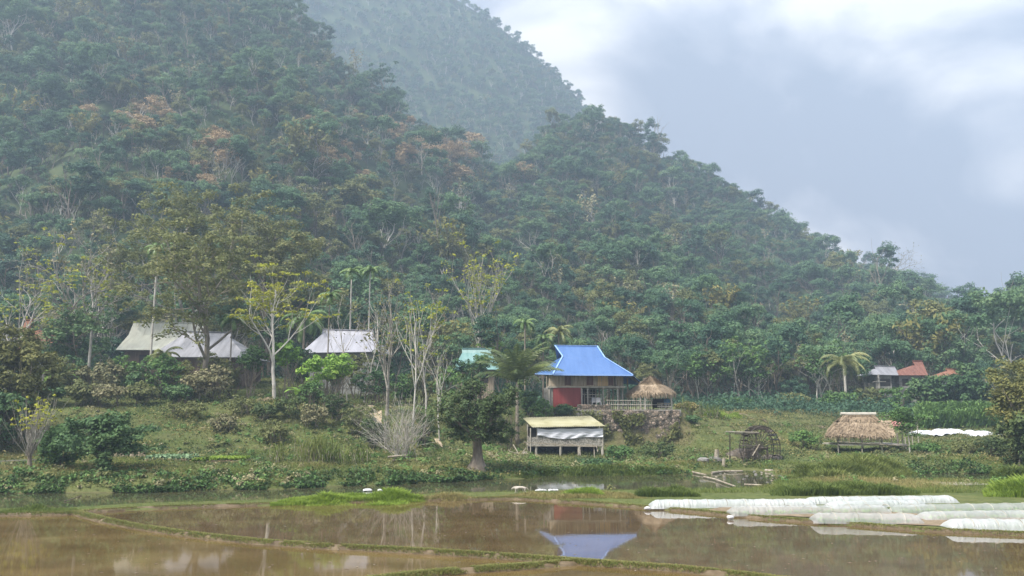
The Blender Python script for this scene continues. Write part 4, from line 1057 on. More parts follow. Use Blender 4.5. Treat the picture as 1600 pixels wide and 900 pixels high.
for p_x, r0, r1 in ((1162, 674, 731), (1181.5, 675, 733), (1140.5, 680, 726)): MB().tube([pt(p_x, r0, 60.5), pt(p_x, r1, 60.5)], .045, 6).build('post', M['wood_wet'], ff)
MB().tube([pt(1134, 674.5, 60.4), pt(1186, 676, 60.4)], .06, 6).build('flume', M['bamboo'], ff)
MB().tube([pt(1148, 677.5, 60.6), pt(1190, 678, 60.6)], .05, 6).build('beam', M['wood_wet'], ff)
MB().tube([pt(1157, 696, 60.4), pt(1188, 697, 60.4)], .04, 6).build('beam', M['wood_wet'], ff)
MB().tube([pt(1176, 712, 60.3), pt(1187, 694, 60.3)], .05, 6).build('brace', M['drift'], ff)

def rock(x, y, z, s, seed, label=None, group='stones and rubble by the pool', name='rock', flat=.6, mat=None, cat='rock'):
    r = rng_(seed); nth, nph = 10, 7; V = []
    for i in range(nph):
        ph = PI * i / (nph - 1)
        for j in range(nth):
            t = 2 * PI * j / nth; d = V3(math.sin(ph) * math.cos(t), math.sin(ph) * math.sin(t), math.cos(ph))
            q = 1 + .35 * (fbm(d[0] * 1.6 + seed, d[1] * 1.6 + d[2] * 2, seed, 2)) * 2
            V.append(V3(x, y, z) + d * s * [1.2, .9, flat] * float(q))
    b = MB(); b.add(V, [(i * nth + j, (i + 1) * nth + j, (i + 1) * nth + (j + 1) % nth, i * nth + (j + 1) % nth) for i in range(nph - 1) for j in range(nth)])
    return tag(b.build(name, mat or M['rock']), label, cat, group)
for i, (p_x, r_, s, lb) in enumerate([(188, 770, .2, 'round pale stone at the river edge below the dark green tree'), (930, 742, .2, 'pale stone at the water line below the shed'),
                      (1100, 731, .38, 'squat grey rock beside the wooden stumps'), (1117, 729, .5, 'larger grey rock just left of the standing stump')]):
    x, y, _ = gpt(p_x, r_, .1); rock(x, y, gz(x, y) + s * .3, s, 30 + i, lb, None)
for i in range(46):
    p_x, r_ = rng.uniform(1112, 1225), rng.uniform(733, 752)
    x, y, _ = gpt(p_x, r_, .05); rock(x, y, max(gz(x, y), -.03) + .02, rng.uniform(.04, .10), 60 + i, 'small pale stone or chip in the rubble below the water wheel', 'loose stones below the water wheel', flat=.35, mat=M['drift'] if i % 2 else M['rock'])
# mound the wheel stands in
rock(plx(1196, 63), 63.2, .2, 1.1, 201, 'dark mound of wet earth at the right foot of the water wheel', None, 'earth_mound', .55, M['bark_dark'], 'mound')
rock(plx(1150, 64), 64.0, .35, 1.25, 202, 'dark brushy earth mound at the left foot of the water wheel', None, 'earth_mound', .7, M['bark_dark'], 'mound')
# driftwood and stumps
def log(p, r_, label, mat='drift', group=None, name='log', cat='log'):
    r = r_ * .68; b = MB(); P = [np.array(q, float) for q in p]; n = len(P); b.tube(P, [r * (1 - .35 * i / n) for i in range(n)], 8); return tag(b.build(name, M[mat]), label, cat, group)
def wz_(px, row, z=.06): return gpt(px, row, z)
log([wz_(1075, 736), wz_(1088, 739), wz_(1103, 742)], .10, 'bleached log in the water left of the stumps')
log([wz_(1064, 733), wz_(1081, 733.4)], .09, 'short bleached plank at the pool edge left of the rocks')
log([wz_(1100, 745), wz_(1118, 749), wz_(1134, 755), wz_(1149, 760)], .09, 'long thin pale log lying diagonally in the pool')
log([wz_(1112, 739), wz_(1130, 736.5), wz_(1160, 736)], .11, 'pale log lying level below the stumps')
log([wz_(1163, 757), wz_(1190, 758)], .07, 'pale stick half sunk at the near side of the pool')
log([wz_(1196, 735), wz_(1222, 737)], .14, 'broad pale plank below the right foot of the water wheel')
def stump(px, row, h, r, label):
    x, y, _ = gpt(px, row, .1); z = gz(x, y)
    b = MB(); b.tube([(x - .05, y, z - .1), (x, y, z + h * .5), (x + .05, y, z + h)], [r * 1.3, r, r * .9], 9)
    for k in range(3): a = 2.1 * k; b.tube([(x, y, z + h * .3), (x + math.cos(a) * r * 2.2, y + math.sin(a) * r, z - .05)], [r * .6, r * .25], 6)
    return tag(b.build('tree_stump', M['drift']), label, 'stump', None)
stump(1120, 729, .95, .17, 'tall pale tree stump standing among rocks at the pool edge')
stump(1131, 731, .6, .12, 'short forked pale stump right of the tall stump')
log([pt(806, 708, 66), pt(818, 724, 65)], .06, 'pale broken branch left of the shed, upper one', group=None)
log([pt(802, 695, 66.5), pt(812, 712, 65.6)], .06, 'pale branch leaning left of the shed, propped on the woodpile', group=None)
log([pt(822, 700, 66), pt(808, 718, 65.4)], .06, 'pale branch crossing the woodpile left of the shed', group=None)
wp = empty('woodpile', (plx(810, 65.5), 65.5, .7), 'heap of pale split branches on the slope left of the shed', 'woodpile')
for k in range(16):
    c = pt(rng.uniform(800, 820), rng.uniform(708, 720), 65.3 + rng.uniform(-.4, .4)); d = rng.normal(size=3) * [.5, .3, .18]
    MB().tube([c - d, c + d], rng.uniform(.03, .06), 6).build('branch', M['drift'], wp)

# ---- path, steps, garden beds, low fence, river debris
def drape(name, pts, w, mat, lift=.05, kind='structure', **k):
    P = np.array(pts); L_ = []; R_ = []
    t = np.linspace(0, 1, 40); s = np.linspace(0, 1, len(P)); X = np.interp(t, s, P[:, 0]); Y = np.interp(t, s, P[:, 1]); Wd = np.interp(t, s, w) if hasattr(w, '__len__') else np.full(40, w)
    V = []
    for c in (-1, -.33, .33, 1):
        dx = np.gradient(X); dy = np.gradient(Y); l = np.hypot(dx, dy); xx = X - dy / l * c * Wd / 2; yy = Y + dx / l * c * Wd / 2
        V.append(np.stack([xx, yy, ground(xx, yy) + lift], 1))
    V = np.concatenate(V); f = []
    for c in range(3):
        a = c * 40 + np.arange(39); f.append(np.stack([a, a + 1, a + 41, a + 40], 1))
    return tag(link(name, np_mesh(name, [(V, np.concatenate(f), 0)], [mat], smooth=True)), kind=kind, **k)
drape('path', [(plx(530, 73), 73), (plx(562, 73), 73.4), (plx(585, 71), 71.2), (plx(600, 69), 68.0)], [1.3, 1.8, 1.8, .5], M['path'])
drape('path', [(plx(360, 71), 71), (plx(400, 71), 70.8), (plx(450, 72), 71.8), (plx(530, 73), 73)], [.8, 1.8, 1.4, 1.2], M['soil'])
drape('path', [(plx(680, 64), 66), (plx(700, 64), 64.5), (plx(722, 63), 63.0)], [.3, .7, .4], M['path'], .08)
drape('path', [(plx(768, 64), 64.5), (plx(780, 62), 62), (plx(797, 58), 57.5)], [.9, 1.0, .8], M['path'], .1)
drape('dirt_patch', [(plx(1140, 91), 91), (plx(1200, 90), 90), (plx(1300, 89), 89.5)], [1, 2.6, 1.0], M['soil'], .06)
drape('tunnel_soil', [at_px(q, float(dikeY(q)) + 2.3) for q in np.linspace(1130, 1760, 12)], 3.4, M['soil'], .03)
x0_, y0_, _ = gpt(1485, 757, .1); drape('sand_patch', [(x0_ - 1.9, y0_), (x0_, y0_ + .1), (x0_ + 2.0, y0_ + .2)], [.8, 2.2, 1.4], M['sand'], .05)
x0_, y0_, _ = gpt(1170, 745, .05)
drape('mud_bank', [(x0_ - 2.3, y0_ + 2), (x0_, y0_ + 1.2), (x0_ + 2.8, y0_ - .2)], [1.6, 3.4, 1.2], M['sand'], .1)

def bed(px0, px1, y0, y1, mat, label, leaf, n, size, h=.16):
    x0, x1 = plx(px0, (y0 + y1) / 2), plx(px1, (y0 + y1) / 2)
    z = gz((x0 + x1) / 2, (y0 + y1) / 2) + .1
    e_ = empty('vegetable_bed', ((x0 + x1) / 2, (y0 + y1) / 2, z), label, 'vegetable bed')
    MB().box(x0, x1, y0, y1, z - .5, z + .08).build('soil', M['soil'], e_, bevel=.04)
    P = np.stack([rng.uniform(x0, x1, n), rng.uniform(y0, y1, n), z + .08 + rng.uniform(0, h, n)], 1)
    o = npart('leaves', [(*quads(P, size, rng, up=.7), 0)], [leaf], e_); o['kind'] = 'stuff'
bed(324, 342, 51, 52.8, None, 'small bright lime green vegetable bed left of the longer lime bed', M['grass_lime'], 900, .11)
bed(345, 397, 51, 52.8, None, 'long bright lime green vegetable bed on the river terrace', M['grass_lime'], 2600, .11)
bed(255, 318, 51.5, 53.5, None, 'bed of pale blue green cabbages on the river terrace', leafmat('cabbage', [(0.06, 0.12, 0.06), (0.13, 0.2, 0.12), (0.22, 0.3, 0.2)]), 900, .16)
bed(-30, 17, 49, 50.5, None, 'lime green vegetable bed at the left edge of the picture', M['grass_lime'], 1300, .1)
fx0, fx1, fy = plx(192, 54), plx(243, 54), 54.0; zf = gz((fx0 + fx1) / 2, fy)
pf = empty('plank_fence', ((fx0 + fx1) / 2, fy, zf), 'low fence of upright weathered boards on the terrace right of the dark green tree', 'fence')
x = fx0
while x < fx1: MB().box(x, x + .1, fy, fy + .025, zf - .1, zf + .5 * rng.uniform(.85, 1.1)).build('board', M['plank'], pf); x += .13
b_ = MB(); b_.bar((plx(13, 48), 48, zrow(721, 48)), (plx(124, 49), 49.5, zrow(716, 49.5)), .06); b_.bar((plx(24, 47.6), 47.6, zrow(722, 47.6)), (plx(18, 47.4), 47.4, gz(plx(18, 47.4), 47.4) - .1), .06); b_.bar((plx(110, 49.3), 49.3, zrow(717, 49.3)), (plx(110, 49.3), 49.3, gz(plx(110, 49.3), 49.3) - .1), .06)
tag(b_.build('bamboo_rail', M['bamboo']), 'level bamboo rail on short posts behind the bare pruned tree', 'rail')
# white debris in the river
x, y, _ = gpt(574, 767, 0); rock(x, y, .03, .2, 301, 'white foam lump floating in the river behind the lime grass', None, 'foam_lump', .45, M['plastic_white'], 'debris')
x, y, _ = gpt(594, 768, 0); rock(x, y, .04, .12, 302, 'small white scrap snagged on a twig in the river', None, 'foam_lump', .8, M['plastic_white'], 'debris')
log([gpt(594, 768, 0), gpt(606, 761, .2)], .015, 'thin twig sticking out of the river beside the white scrap', 'bamboo', name='twig', cat='twig')
log([gpt(100, 783, 0), gpt(115, 779, .1), gpt(127, 774, .3)], .03, 'dark crooked driftwood branch in the river at left', 'bark_dark', name='branch', cat='branch')
for i in range(7):
    x, y, _ = gpt(838 + i * 5.2 + rng.uniform(-2, 2), 770.5 + rng.uniform(-.4, .4), .0); rock(x, y, gz(x, y) + .05, .07 + .05 * rng.random(), 320 + i, 'small pale stone in the row right of the dog', 'small pale stones at the near river edge', mat=M['plastic_white'])
x, y, _ = gpt(812, 706, 0)

# ---- dog (skin modifier body)
dx, dy, _ = gpt(812, 770.5, .1); dz = gz(dx, dy)
def dog():
    sc_ = .62
    J = {'pelvis': (.36, 0, .46), 'mid': (.05, 0, .45), 'chest': (-.25, 0, .44), 'neck': (-.40, 0, .47), 'head': (-.52, 0, .42), 'muz': (-.66, 0, .33), 'tail1': (.50, 0, .45), 'tail2': (.66, 0, .36),
         'tip': (.72, 0, .25)}
    rad = {'pelvis': .105, 'mid': .11, 'chest': .135, 'neck': .085, 'head': .085, 'muz': .035, 'tail1': .03, 'tail2': .022, 'tip': .012}
    E = [('pelvis', 'mid'), ('mid', 'chest'), ('chest', 'neck'), ('neck', 'head'), ('head', 'muz'), ('pelvis', 'tail1'), ('tail1', 'tail2'), ('tail2', 'tip')]
    for s in (-1, 1):
        w = .09 * s; st = .08 * s
        for nm, p, r in (('fs', (-.27 + st, w, .34), .06), ('fe', (-.24 + st, w, .20), .035), ('fw', (-.28 + st, w, .07), .024), ('fp', (-.32 + st, w, .02), .026),
                         ('hh', (.36 - st, w, .36), .07), ('hk', (.29 - st, w, .24), .048), ('hc', (.42 - st, w, .13), .026), ('hp', (.38 - st, w, .02), .026)):
            J[nm + str(s)] = p; rad[nm + str(s)] = r
        E += [('chest', 'fs%d' % s), ('fs%d' % s, 'fe%d' % s), ('fe%d' % s, 'fw%d' % s), ('fw%d' % s, 'fp%d' % s), ('pelvis', 'hh%d' % s), ('hh%d' % s, 'hk%d' % s), ('hk%d' % s, 'hc%d' % s), ('hc%d' % s, 'hp%d' % s)]
    ks = list(J); me = bpy.data.meshes.new('dog'); me.from_pydata([tuple(v * sc_ for v in J[k]) for k in ks], [(ks.index(a), ks.index(b)) for a, b in E], [])
    o = link('dog', me); o.location = (dx, dy, dz); md = o.modifiers.new('skin', 'SKIN')
    sv = me.skin_vertices[0].data if me.skin_vertices else None
    if sv is None:
        bpy.context.view_layer.objects.active = o; sv = me.skin_vertices[0].data
    for i, k in enumerate(ks): sv[i].radius = (rad[k] * sc_, rad[k] * sc_); sv[i].use_root = (k == 'pelvis')
    sb = o.modifiers.new('sub', 'SUBSURF'); sb.levels = 1; sb.render_levels = 2
    me.materials.append(surf('cream_fur', [(0.30, 0.26, 0.21), (0.46, 0.42, 0.36), (0.55, 0.51, 0.46)], scale=6, rough=.9))
    tag(o, 'small cream white dog walking left along the grassy river edge', 'dog')
    for s in (-1, 1):
        b = MB(); h = V3(dx, dy, dz) + V3(-.50, .05 * s, .48) * sc_; b.add([h + V3(-.03, 0, 0) * 1, h + V3(.04, 0, 0), h + V3(.03, .02 * s, .06), h + V3(.0, .015, .0)], [(0, 1, 2), (1, 3, 2), (3, 0, 2), (0, 3, 1)])
        e_ = b.build('ear', me.materials[0]); e_.parent = o; e_.matrix_parent_inverse.identity(); e_.location = (-dx, -dy, -dz)
dog()

# ---- plastic row tunnels
def plastic():
    m, nt, N, L = nodes_of('thin_white_crop_plastic')
    out = N.new('ShaderNodeOutputMaterial'); p = N.new('ShaderNodeBsdfPrincipled'); t = N.new('ShaderNodeBsdfTranslucent'); tr = N.new('ShaderNodeBsdfTransparent')
    tcn = N.new('ShaderNodeTexCoord'); nz = N.new('ShaderNodeTexNoise'); nz.inputs['Scale'].default_value = 1.1; nz.inputs['Detail'].default_value = 5
    L.new(tcn.outputs['Object'], nz.inputs['Vector'])
    r = ramp(N, [(0.56, 0.60, 0.58), (0.68, 0.71, 0.71), (0.76, 0.78, 0.79)], [.35, .5, .65]); L.new(nz.outputs['Fac'], r.inputs['Fac'])
    L.new(r.outputs[0], p.inputs['Base Color']); L.new(r.outputs[0], t.inputs['Color']); p.inputs['Roughness'].default_value = .4
    mpw = N.new('ShaderNodeMapping'); mpw.inputs['Rotation'].default_value = (0, R(38), R(20)); mpw.inputs['Scale'].default_value = (4.2, .8, .45); L.new(tcn.outputs['Object'], mpw.inputs['Vector'])
    nw_ = N.new('ShaderNodeTexNoise'); nw_.inputs['Scale'].default_value = 2.2; nw_.inputs['Detail'].default_value = 3; L.new(mpw.outputs[0], nw_.inputs['Vector'])
    bpw = N.new('ShaderNodeBump'); bpw.inputs['Distance'].default_value = .12; bpw.inputs['Strength'].default_value = .9; L.new(nw_.outputs['Fac'], bpw.inputs['Height'])
    L.new(bpw.outputs[0], p.inputs['Normal']); L.new(bpw.outputs[0], t.inputs['Normal'])
    m1 = N.new('ShaderNodeMixShader'); m1.inputs[0].default_value = .38; L.new(p.outputs[0], m1.inputs[1]); L.new(t.outputs[0], m1.inputs[2])
    m2 = N.new('ShaderNodeMixShader'); oi = N.new('ShaderNodeObjectInfo'); mr = N.new('ShaderNodeMath'); mr.operation = 'MULTIPLY'; L.new(oi.outputs['Color'], mr.inputs[0]); mr.inputs[1].default_value = 1.0
    L.new(mr.outputs[0], m2.inputs[0]); L.new(m1.outputs[0], m2.inputs[1]); L.new(tr.outputs[0], m2.inputs[2])
    L.new(m2.outputs[0], out.inputs['Surface']); return m
M['plastic'] = plastic()
def tunnel(p0, p1, h, w, label, clear, seed):
    """p0, p1: pixel ends of the near foot line"""
    r = rng_(seed); a = gpt(p0[0], p0[1], .08); b = gpt(p1[0], p1[1], .08); a[2] = b[2] = 0
    d = b - a; L_ = np.linalg.norm(d); d /= L_; sd_ = V3(-d[1], d[0], 0)
    if sd_[1] < 0: sd_ = -sd_
    nu = int(L_ / .1); nv = 15; hoops = np.arange(0, L_, .82)
    us_ = np.linspace(0, L_, nu); V = []
    ph = r.uniform(0, 6)
    for u in us_:
        k = np.abs((u % .82) - .41) / .41       # 1 at a hoop
        sag = 1 - .06 * (1 - k ** 1.3) + .03 * fbm(np.array([u * 1.7]), np.array([ph]), seed)[0] * 2
        endf = min(1, (u / .28 + .02), ((L_ - u) / .28 + .02)) ** .5
        for j in range(nv):
            t = PI * j / (nv - 1); hh = h * .68 * sag * endf; sk = .16 * math.sin(t)     # leaning folds
            wr = 1 + .03 * math.sin(u * 22 + j * 1.1 + ph) * math.sin(t)
            c = a + d * (u + sk * .5) + sd_ * (w / 2 - w / 2 * math.cos(t) * (wr if 0 < j < nv - 1 else 1.06)) ; V.append((c[0], c[1], gz(c[0], c[1]) * 1.0 * 0 + .06 + math.sin(t) ** .8 * hh * wr))
    V = np.array(V); i, j = np.meshgrid(np.arange(nu - 1), np.arange(nv - 1), indexing='ij'); q = (i * nv + j).ravel()
    o_ = empty('crop_tunnel', tuple(a + d * L_ / 2 + V3(0, 0, .08)), label, 'crop tunnel', 'plastic crop tunnels beside the paddy')
    cv = npart('cover', [(V, np.stack([q, q + 1, q + nv + 1, q + nv], 1), 0)], [M['plastic']], o_, smooth=True); cv.color = (clear, clear, clear, 1)
    nc_ = int(L_ * 60); uu = r.uniform(.3, L_ - .3, nc_); sp_ = r.uniform(.18, .82, nc_) * w; C_ = a + d * uu[:, None] + sd_ * sp_[:, None]; C_[:, 2] = .07 + r.uniform(0, .13, nc_)
    cr_ = npart('seedlings', [(*quads(C_, .07, r, up=.7), 0)], [M['leaf_bright']], o_); cr_['kind'] = 'stuff'
    for u in hoops[1:]:
        hp = MB(); hp.tube([a + d * (u + .08 * math.sin(t)) + sd_ * (w / 2 - w / 2 * math.cos(t) * 1.0) + V3(0, 0, .05 + math.sin(t) ** .8 * h * .70) for t in np.linspace(0, PI, 9)], .014, 4); hp.build('hoop', M['bamboo'], o_)
tunnel((1016, 794.5), (1278, 793), .50, .9, 'white plastic crop tunnel nearest the blue house side, leftmost of the back pair', .2, 1)
tunnel((1263, 788.5), (1500, 786), .46, .9, 'white plastic crop tunnel at the back right, behind all the clearer ones', .2, 2)
tunnel((1300, 795), (1450, 791), .42, .8, 'short white crop tunnel tucked in front of the back right tunnel', .2, 3)
tunnel((1143, 806), (1395, 803), .50, .9, 'half clear crop tunnel at the paddy edge, second from the left', .6, 4)
tunnel((1270, 817), (1445, 819), .50, .9, 'half clear crop tunnel in front at the middle of the paddy edge', .6, 5)
tunnel((1402, 803), (1640, 800), .50, .9, 'greenish clear crop tunnel behind the two at the right edge', .6, 6)
tunnel((1446, 814), (1640, 811), .46, .9, 'clear crop tunnel squeezed between two others at the right edge', .5, 7)
tunnel((1484, 828), (1680, 830), .52, .95, 'bright white crop tunnel nearest the water at the right edge', .24, 8)
x, y, _ = gpt(1012, 794, .1); rock(x, y, .1, .13, 401, 'white sandbag at the left end of the left crop tunnel', None, 'sandbag', .6, M['plastic_white'], 'sandbag')
x, y, _ = gpt(1141, 808, .1); rock(x, y, .1, .12, 402, 'white sandbag at the left end of the half clear tunnel', None, 'sandbag', .6, M['plastic_white'], 'sandbag')
# covered row far right
a, b = V3(plx(1408, 84), 84, 0), V3(plx(1545, 84), 83.6, 0); V = []
for u in np.linspace(0, 1, 60):
    for t in np.linspace(0, PI, 9):
        c = a + (b - a) * u; e_ = min(1, u * 14 + .1, (1 - u) * 5 + .05); y_ = c[1] + 1.4 - 1.4 * math.cos(t)
        V.append((c[0], y_, gz(c[0], c[1] + 1.4) - .03 + .42 * e_ * math.sin(t) * (1 + .08 * math.sin(u * 90) + .05 * math.sin(u * 37))))
i, j = np.meshgrid(np.arange(59), np.arange(8), indexing='ij'); q = (i * 9 + j).ravel()
tag(link('covered_row', np_mesh('covered_row', [(np.array(V), np.stack([q, q + 1, q + 10, q + 9], 1), 0)], [M['sheet_white']], smooth=True)), 'long white plastic covered row in the field right of the thatched hut', 'crop cover')

# ---- utility poles and wires
def pole(px, Y, rowtop, label, cross=True, tr=True):
    x = plx(px, Y); g = gz(x, Y); zt = zrow(rowtop, Y)
    o = empty('utility_pole', (x, Y, g), label, 'utility pole')
    MB().tube([(x, Y, g - .2), (x, Y, zt)], [.17, .12], 8).build('shaft', M['concrete'], o)
    if cross: MB().bar((x - .9, Y - .12, zt - 1.0), (x + .9, Y - .12, zt - 1.0), .1).build('crossarm', M['concrete'], o)
    return V3(x, Y, zt - 1.0)
pA = pole(1363, 112, 585, 'grey concrete utility pole left of the small grey roofed house')
pB = pole(1527, 108, 592, 'concrete utility pole at the far right in front of dark trees')
pC = pole(149, 80, 517, 'thin pale pole rising from shrubs left of the pale roofed long house', False)
def wire(a, b, sag, label, r=.012):
    P = [a + (b - a) * t + V3(0, 0, -sag * 4 * t * (1 - t)) for t in np.linspace(0, 1, 24)]
    tag(MB().tube(P, r, 4).build('power_line', M['dark']), label, 'cable')
for k, dz_ in enumerate((0, .5)):
    wire(pA + V3(.6 - 1.2 * k, 0, dz_), pB + V3(.6 - 1.2 * k, 0, dz_), .5, 'thin power line between the two right hand poles, ' + ('lower' if k == 0 else 'upper') + ' of two', .02)
wire(pA, V3(plx(1000, 110), 108, pA[2] + .3), 1.2, 'thin power line running left from the grey pole across the forest edge', .02)
wire(V3(plx(-60, 62), 60, zrow(599, 60)), V3(plx(760, 62), 64, zrow(604, 62)), .25, 'thin dark cable strung along the left slope below the shrubs')
M['leaf_riverside'] = leafmat('leaf_riverside', [(0.022, 0.040, 0.017), (0.048, 0.074, 0.028), (0.095, 0.125, 0.045)], k=1.6)

# ================================================================== trees and plants
def T_(name, label, px, row, Y, toprow, r, leaf, bark, group=None, lev=3, nch=(4, 3, 3), spread=.6, up=.1, rc=.6, per=30, size=.22, seed=1, wob=.16, start=.35, lean=(0, 0), Lf=.62, flat=.65, cat='tree',
       elong=1.7, extra=None, tipkeep=1.0, sink=.2, nseg=6):
    rng = rng_(seed); x = plx(px, Y); z = gz(x, Y) if Y < 128 else float(hill(np.array([x]), np.array([Y]))[0])
    h = zrow(toprow, Y) - z
    e_ = empty(name, (x, Y, z), label, cat, group)
    segs = []; tips = []
    grow(rng, (x, Y, z - sink), V3(lean[0], lean[1], 1) / math.hypot(1, *lean), h * Lf, r, 0, lev, nch, spread, up, segs, tips, wob, 5, start)
    # scale so the crown reaches the wanted height
    A = np.array(tips); mz = A[:, 2].max() + rc * .5; k = h / (mz - z)
    o = V3(x, Y, z)
    segs = [(o + (a - o) * k, o + (b - o) * k, c, d) for a, b, c, d in segs]; A = o + (A - o) * k
    npart('trunk', [(*seg_mesh(segs, nseg), 0)], [bark], e_, smooth=True)
    parts = []
    if tipkeep < 1: A = A[rng.random(len(A)) < tipkeep]
    if per and len(A): parts.append((*clumps_leaves(A, rc, per, size, rng, flat=flat, elong=elong), 0))
    if extra is not None:
        C, rr, pp, sz_ = extra; C = o + np.array(C) ; parts.append((*clumps_leaves(C, rr, pp, sz_, rng, flat=flat, elong=elong), 0))
    if parts: npart('crown', parts, [leaf], e_)
    return e_

def dome(rng, w, h, z0, n, dx=0):
    v = rng.normal(size=(n, 3)); v /= np.linalg.norm(v, axis=1)[:, None]; v *= rng.uniform(.3, .95, n)[:, None]
    v[:, 2] = np.abs(v[:, 2]) - .15
    return v * [w / 2, w / 2.4, h] + [dx, 0, z0]

# dark green tree on the left bank
T_('broadleaf_tree', 'dense dark green tree with ivy wrapped trunk on the left river bank', 176, 745, 46.5, 640, .17, M['leaf_darkgreen'], M['bark_dark'], seed=3, spread=.95, up=.06, rc=.42, per=46, size=.125,
   extra=(dome(rng_(3), 6.6, 2.1, 1.3, 95, .5), .5, 60, .11), start=.25)
T_('leafy_shrub', 'rounded leafy green shrub directly left of the dark green bank tree', 118, 735, 48.5, 655, .06, M['leaf_green'], M['bark_brown'], seed=4, spread=.8, rc=.4, per=40, size=.12, start=.1,
   extra=(dome(rng_(5), 2.4, 1.8, .5, 26), .5, 50, .12), cat='shrub')
# bare pruned tree at far left
def pruned(px, Y, label):
    rng = rng_(8); x = plx(px, Y); z = gz(x, Y); e_ = empty('pruned_tree', (x, Y, z), label, 'tree')
    segs = []; k = z + 1.05; o = V3(x, Y, z)
    for i in range(5): segs.append((o + V3(-.02 * i, 0, .22 * i - .15), o + V3(-.02 * (i + 1), 0, .22 * (i + 1) - .15), .16 - .012 * i, .16 - .012 * (i + 1)))
    npart('trunk', [(*seg_mesh(segs, 8), 0)], [M['bark_brown']], e_, smooth=True)
    seg2 = []; tips = []
    for i in range(34):
        a = rng.uniform(0, 2 * PI); sp = rng.uniform(.15, .95)
        d = V3(math.cos(a) * sp, math.sin(a) * sp, 1); d /= np.linalg.norm(d)
        grow(rng, (x - .08 + rng.normal() * .1, Y + rng.normal() * .1, z + .8), d, rng.uniform(1.2, 2.6), .022, 0, 1, 2, .35, .14, seg2, tips, .09, 5, .4)
    npart('branches', [(*seg_mesh(seg2, 4), 0)], [M['bark_pale']], e_)
    A = np.array(tips); A = A[A[:, 2] > z + 2.3]; A = A[rng.random(len(A)) < .3]
    if len(A): npart('leaves', [(*clumps_leaves(A, .16, 7, .11, rng), 0)], [M['leaf_yellow']], e_)
    return e_
pruned(72, 46.8, 'bare pruned tree with thin upright whips and few yellow leaves at far left')
# big riverside tree with flared trunk
def big_tree():
    Y = 52.5; px = 747; x = plx(px, Y); z = gz(x, Y); rng = rng_(12)
    e_ = empty('riverside_tree', (x, Y, z), 'big dark green tree with flared fluted trunk on the bank left of the shed', 'tree')
    b = MB(); nt_ = 26; V = []; hs = np.linspace(-.3, 2.2, 16)
    for hgt in hs:
        for j in range(nt_):
            t = 2 * PI * j / nt_; fl_ = math.exp(-max(hgt, 0) * 2.6)
            r = .25 + .34 * fl_ * (1 + .65 * abs(math.sin(t * 2.5 + .6))) + .045 * math.sin(t * 7 + hgt)
            V.append((x + .04 * math.sin(hgt * 2) + r * math.cos(t), Y + r * math.sin(t), z + hgt))
    b.add(V, [(i * nt_ + j, i * nt_ + (j + 1) % nt_, (i + 1) * nt_ + (j + 1) % nt_, (i + 1) * nt_ + j) for i in range(15) for j in range(nt_)])
    b.build('trunk', M['bark_brown'], e_, smooth=True)
    segs = []; tips = []
    for k in range(6):
        a = k * 1.05 + rng.uniform(-.3, .3); d = V3(math.cos(a) * .9, math.sin(a) * .7, .75); d /= np.linalg.norm(d)
        grow(rng, (x, Y, z + 1.7), d, rng.uniform(2.0, 2.6), .11, 0, 2, (4, 3), .7, .06, segs, tips, .16, 5, .3)
    npart('branches', [(*seg_mesh(segs, 5), 0)], [M['bark_brown']], e_)
    C = np.concatenate([np.array(tips), dome(rng, 4.9, 2.9, 2.2, 60) + [x, Y, z], dome(rng, 2.6, 1.4, 1.9, 16) + [x + 1.3, Y - .3, z - .1], dome(rng, 2.2, 1.6, 2.2, 14) + [x - 1.5, Y, z]])
    npart('crown', [(*clumps_leaves(C, rng.uniform(.28, .62, len(C)), 50, .105, rng, flat=.6, up=.4), 0)], [M['leaf_riverside']], e_)
big_tree()
# left big bamboo-like mass
def mass(name, label, px, Y, wpx, toprow, botrow, leaf, n=90, per=60, size=.16, rc=.6, seed=20, cat='bush', bark=None, hole=.0, elong=2.2, group=None):
    rng = rng_(seed); x = plx(px, Y); z = gz(x, Y); w = wpx / F * Y; h = zrow(toprow, Y) - z; zb = max(zrow(botrow, Y) - z, 0)
    e_ = empty(name, (x, Y, z), label, cat, group)
    segs = []; tips = []
    for k in range(7):
        a = rng.uniform(0, 2 * PI); d = V3(math.cos(a) * .25, math.sin(a) * .2, 1); d /= np.linalg.norm(d)
        grow(rng, (x + rng.normal() * w * .12, Y + rng.normal() * .2, z - .1), d, h * .5, .025 + h * .005, 0, 1, 4, .45, .03, segs, tips, .12, 5, .3)
    npart('trunk', [(*seg_mesh(segs, 5), 0)], [bark or M['bark_brown']], e_)
    v = rng.normal(size=(n, 3)); v /= np.linalg.norm(v, axis=1)[:, None]; v *= (rng.uniform(.2, 1, n) ** .5)[:, None]
    lump = 1 + .22 * np.sin(v[:, 0] * 5 + seed) * np.cos(v[:, 2] * 4 + seed)
    n_ = n
    C = v * [w / 2 - rc * .6, w / 2.4, (h - zb) / 2 - rc * .4] * lump[:, None] + [x, Y, z + zb + (h - zb) / 2]
    npart('crown', [(*clumps_leaves(C, rng.uniform(rc * .6, rc * 1.3, n), per, size, rng, flat=.8, up=.4, elong=elong), 0)], [leaf], e_)
    return e_
mass('bamboo_clump', 'tall amber and dark green bamboo clump filling the left edge', 30, 58, 150, 512, 690, M['leaf_amber'], n=230, per=70, size=.16, rc=.62, seed=21, cat='bamboo')
mass('leafy_shrub', 'dark green undergrowth bush below the amber bamboo clump at left', 8, 55.5, 130, 600, 720, M['leaf_darkgreen'], n=90, per=60, size=.14, rc=.55, seed=22)
mass('bamboo_clump', 'soft feathery olive bamboo clump at the right edge of the picture', 1604, 56, 150, 552, 735, M['leaf_amber'], n=330, per=75, size=.11, rc=.6, seed=23, cat='bamboo')
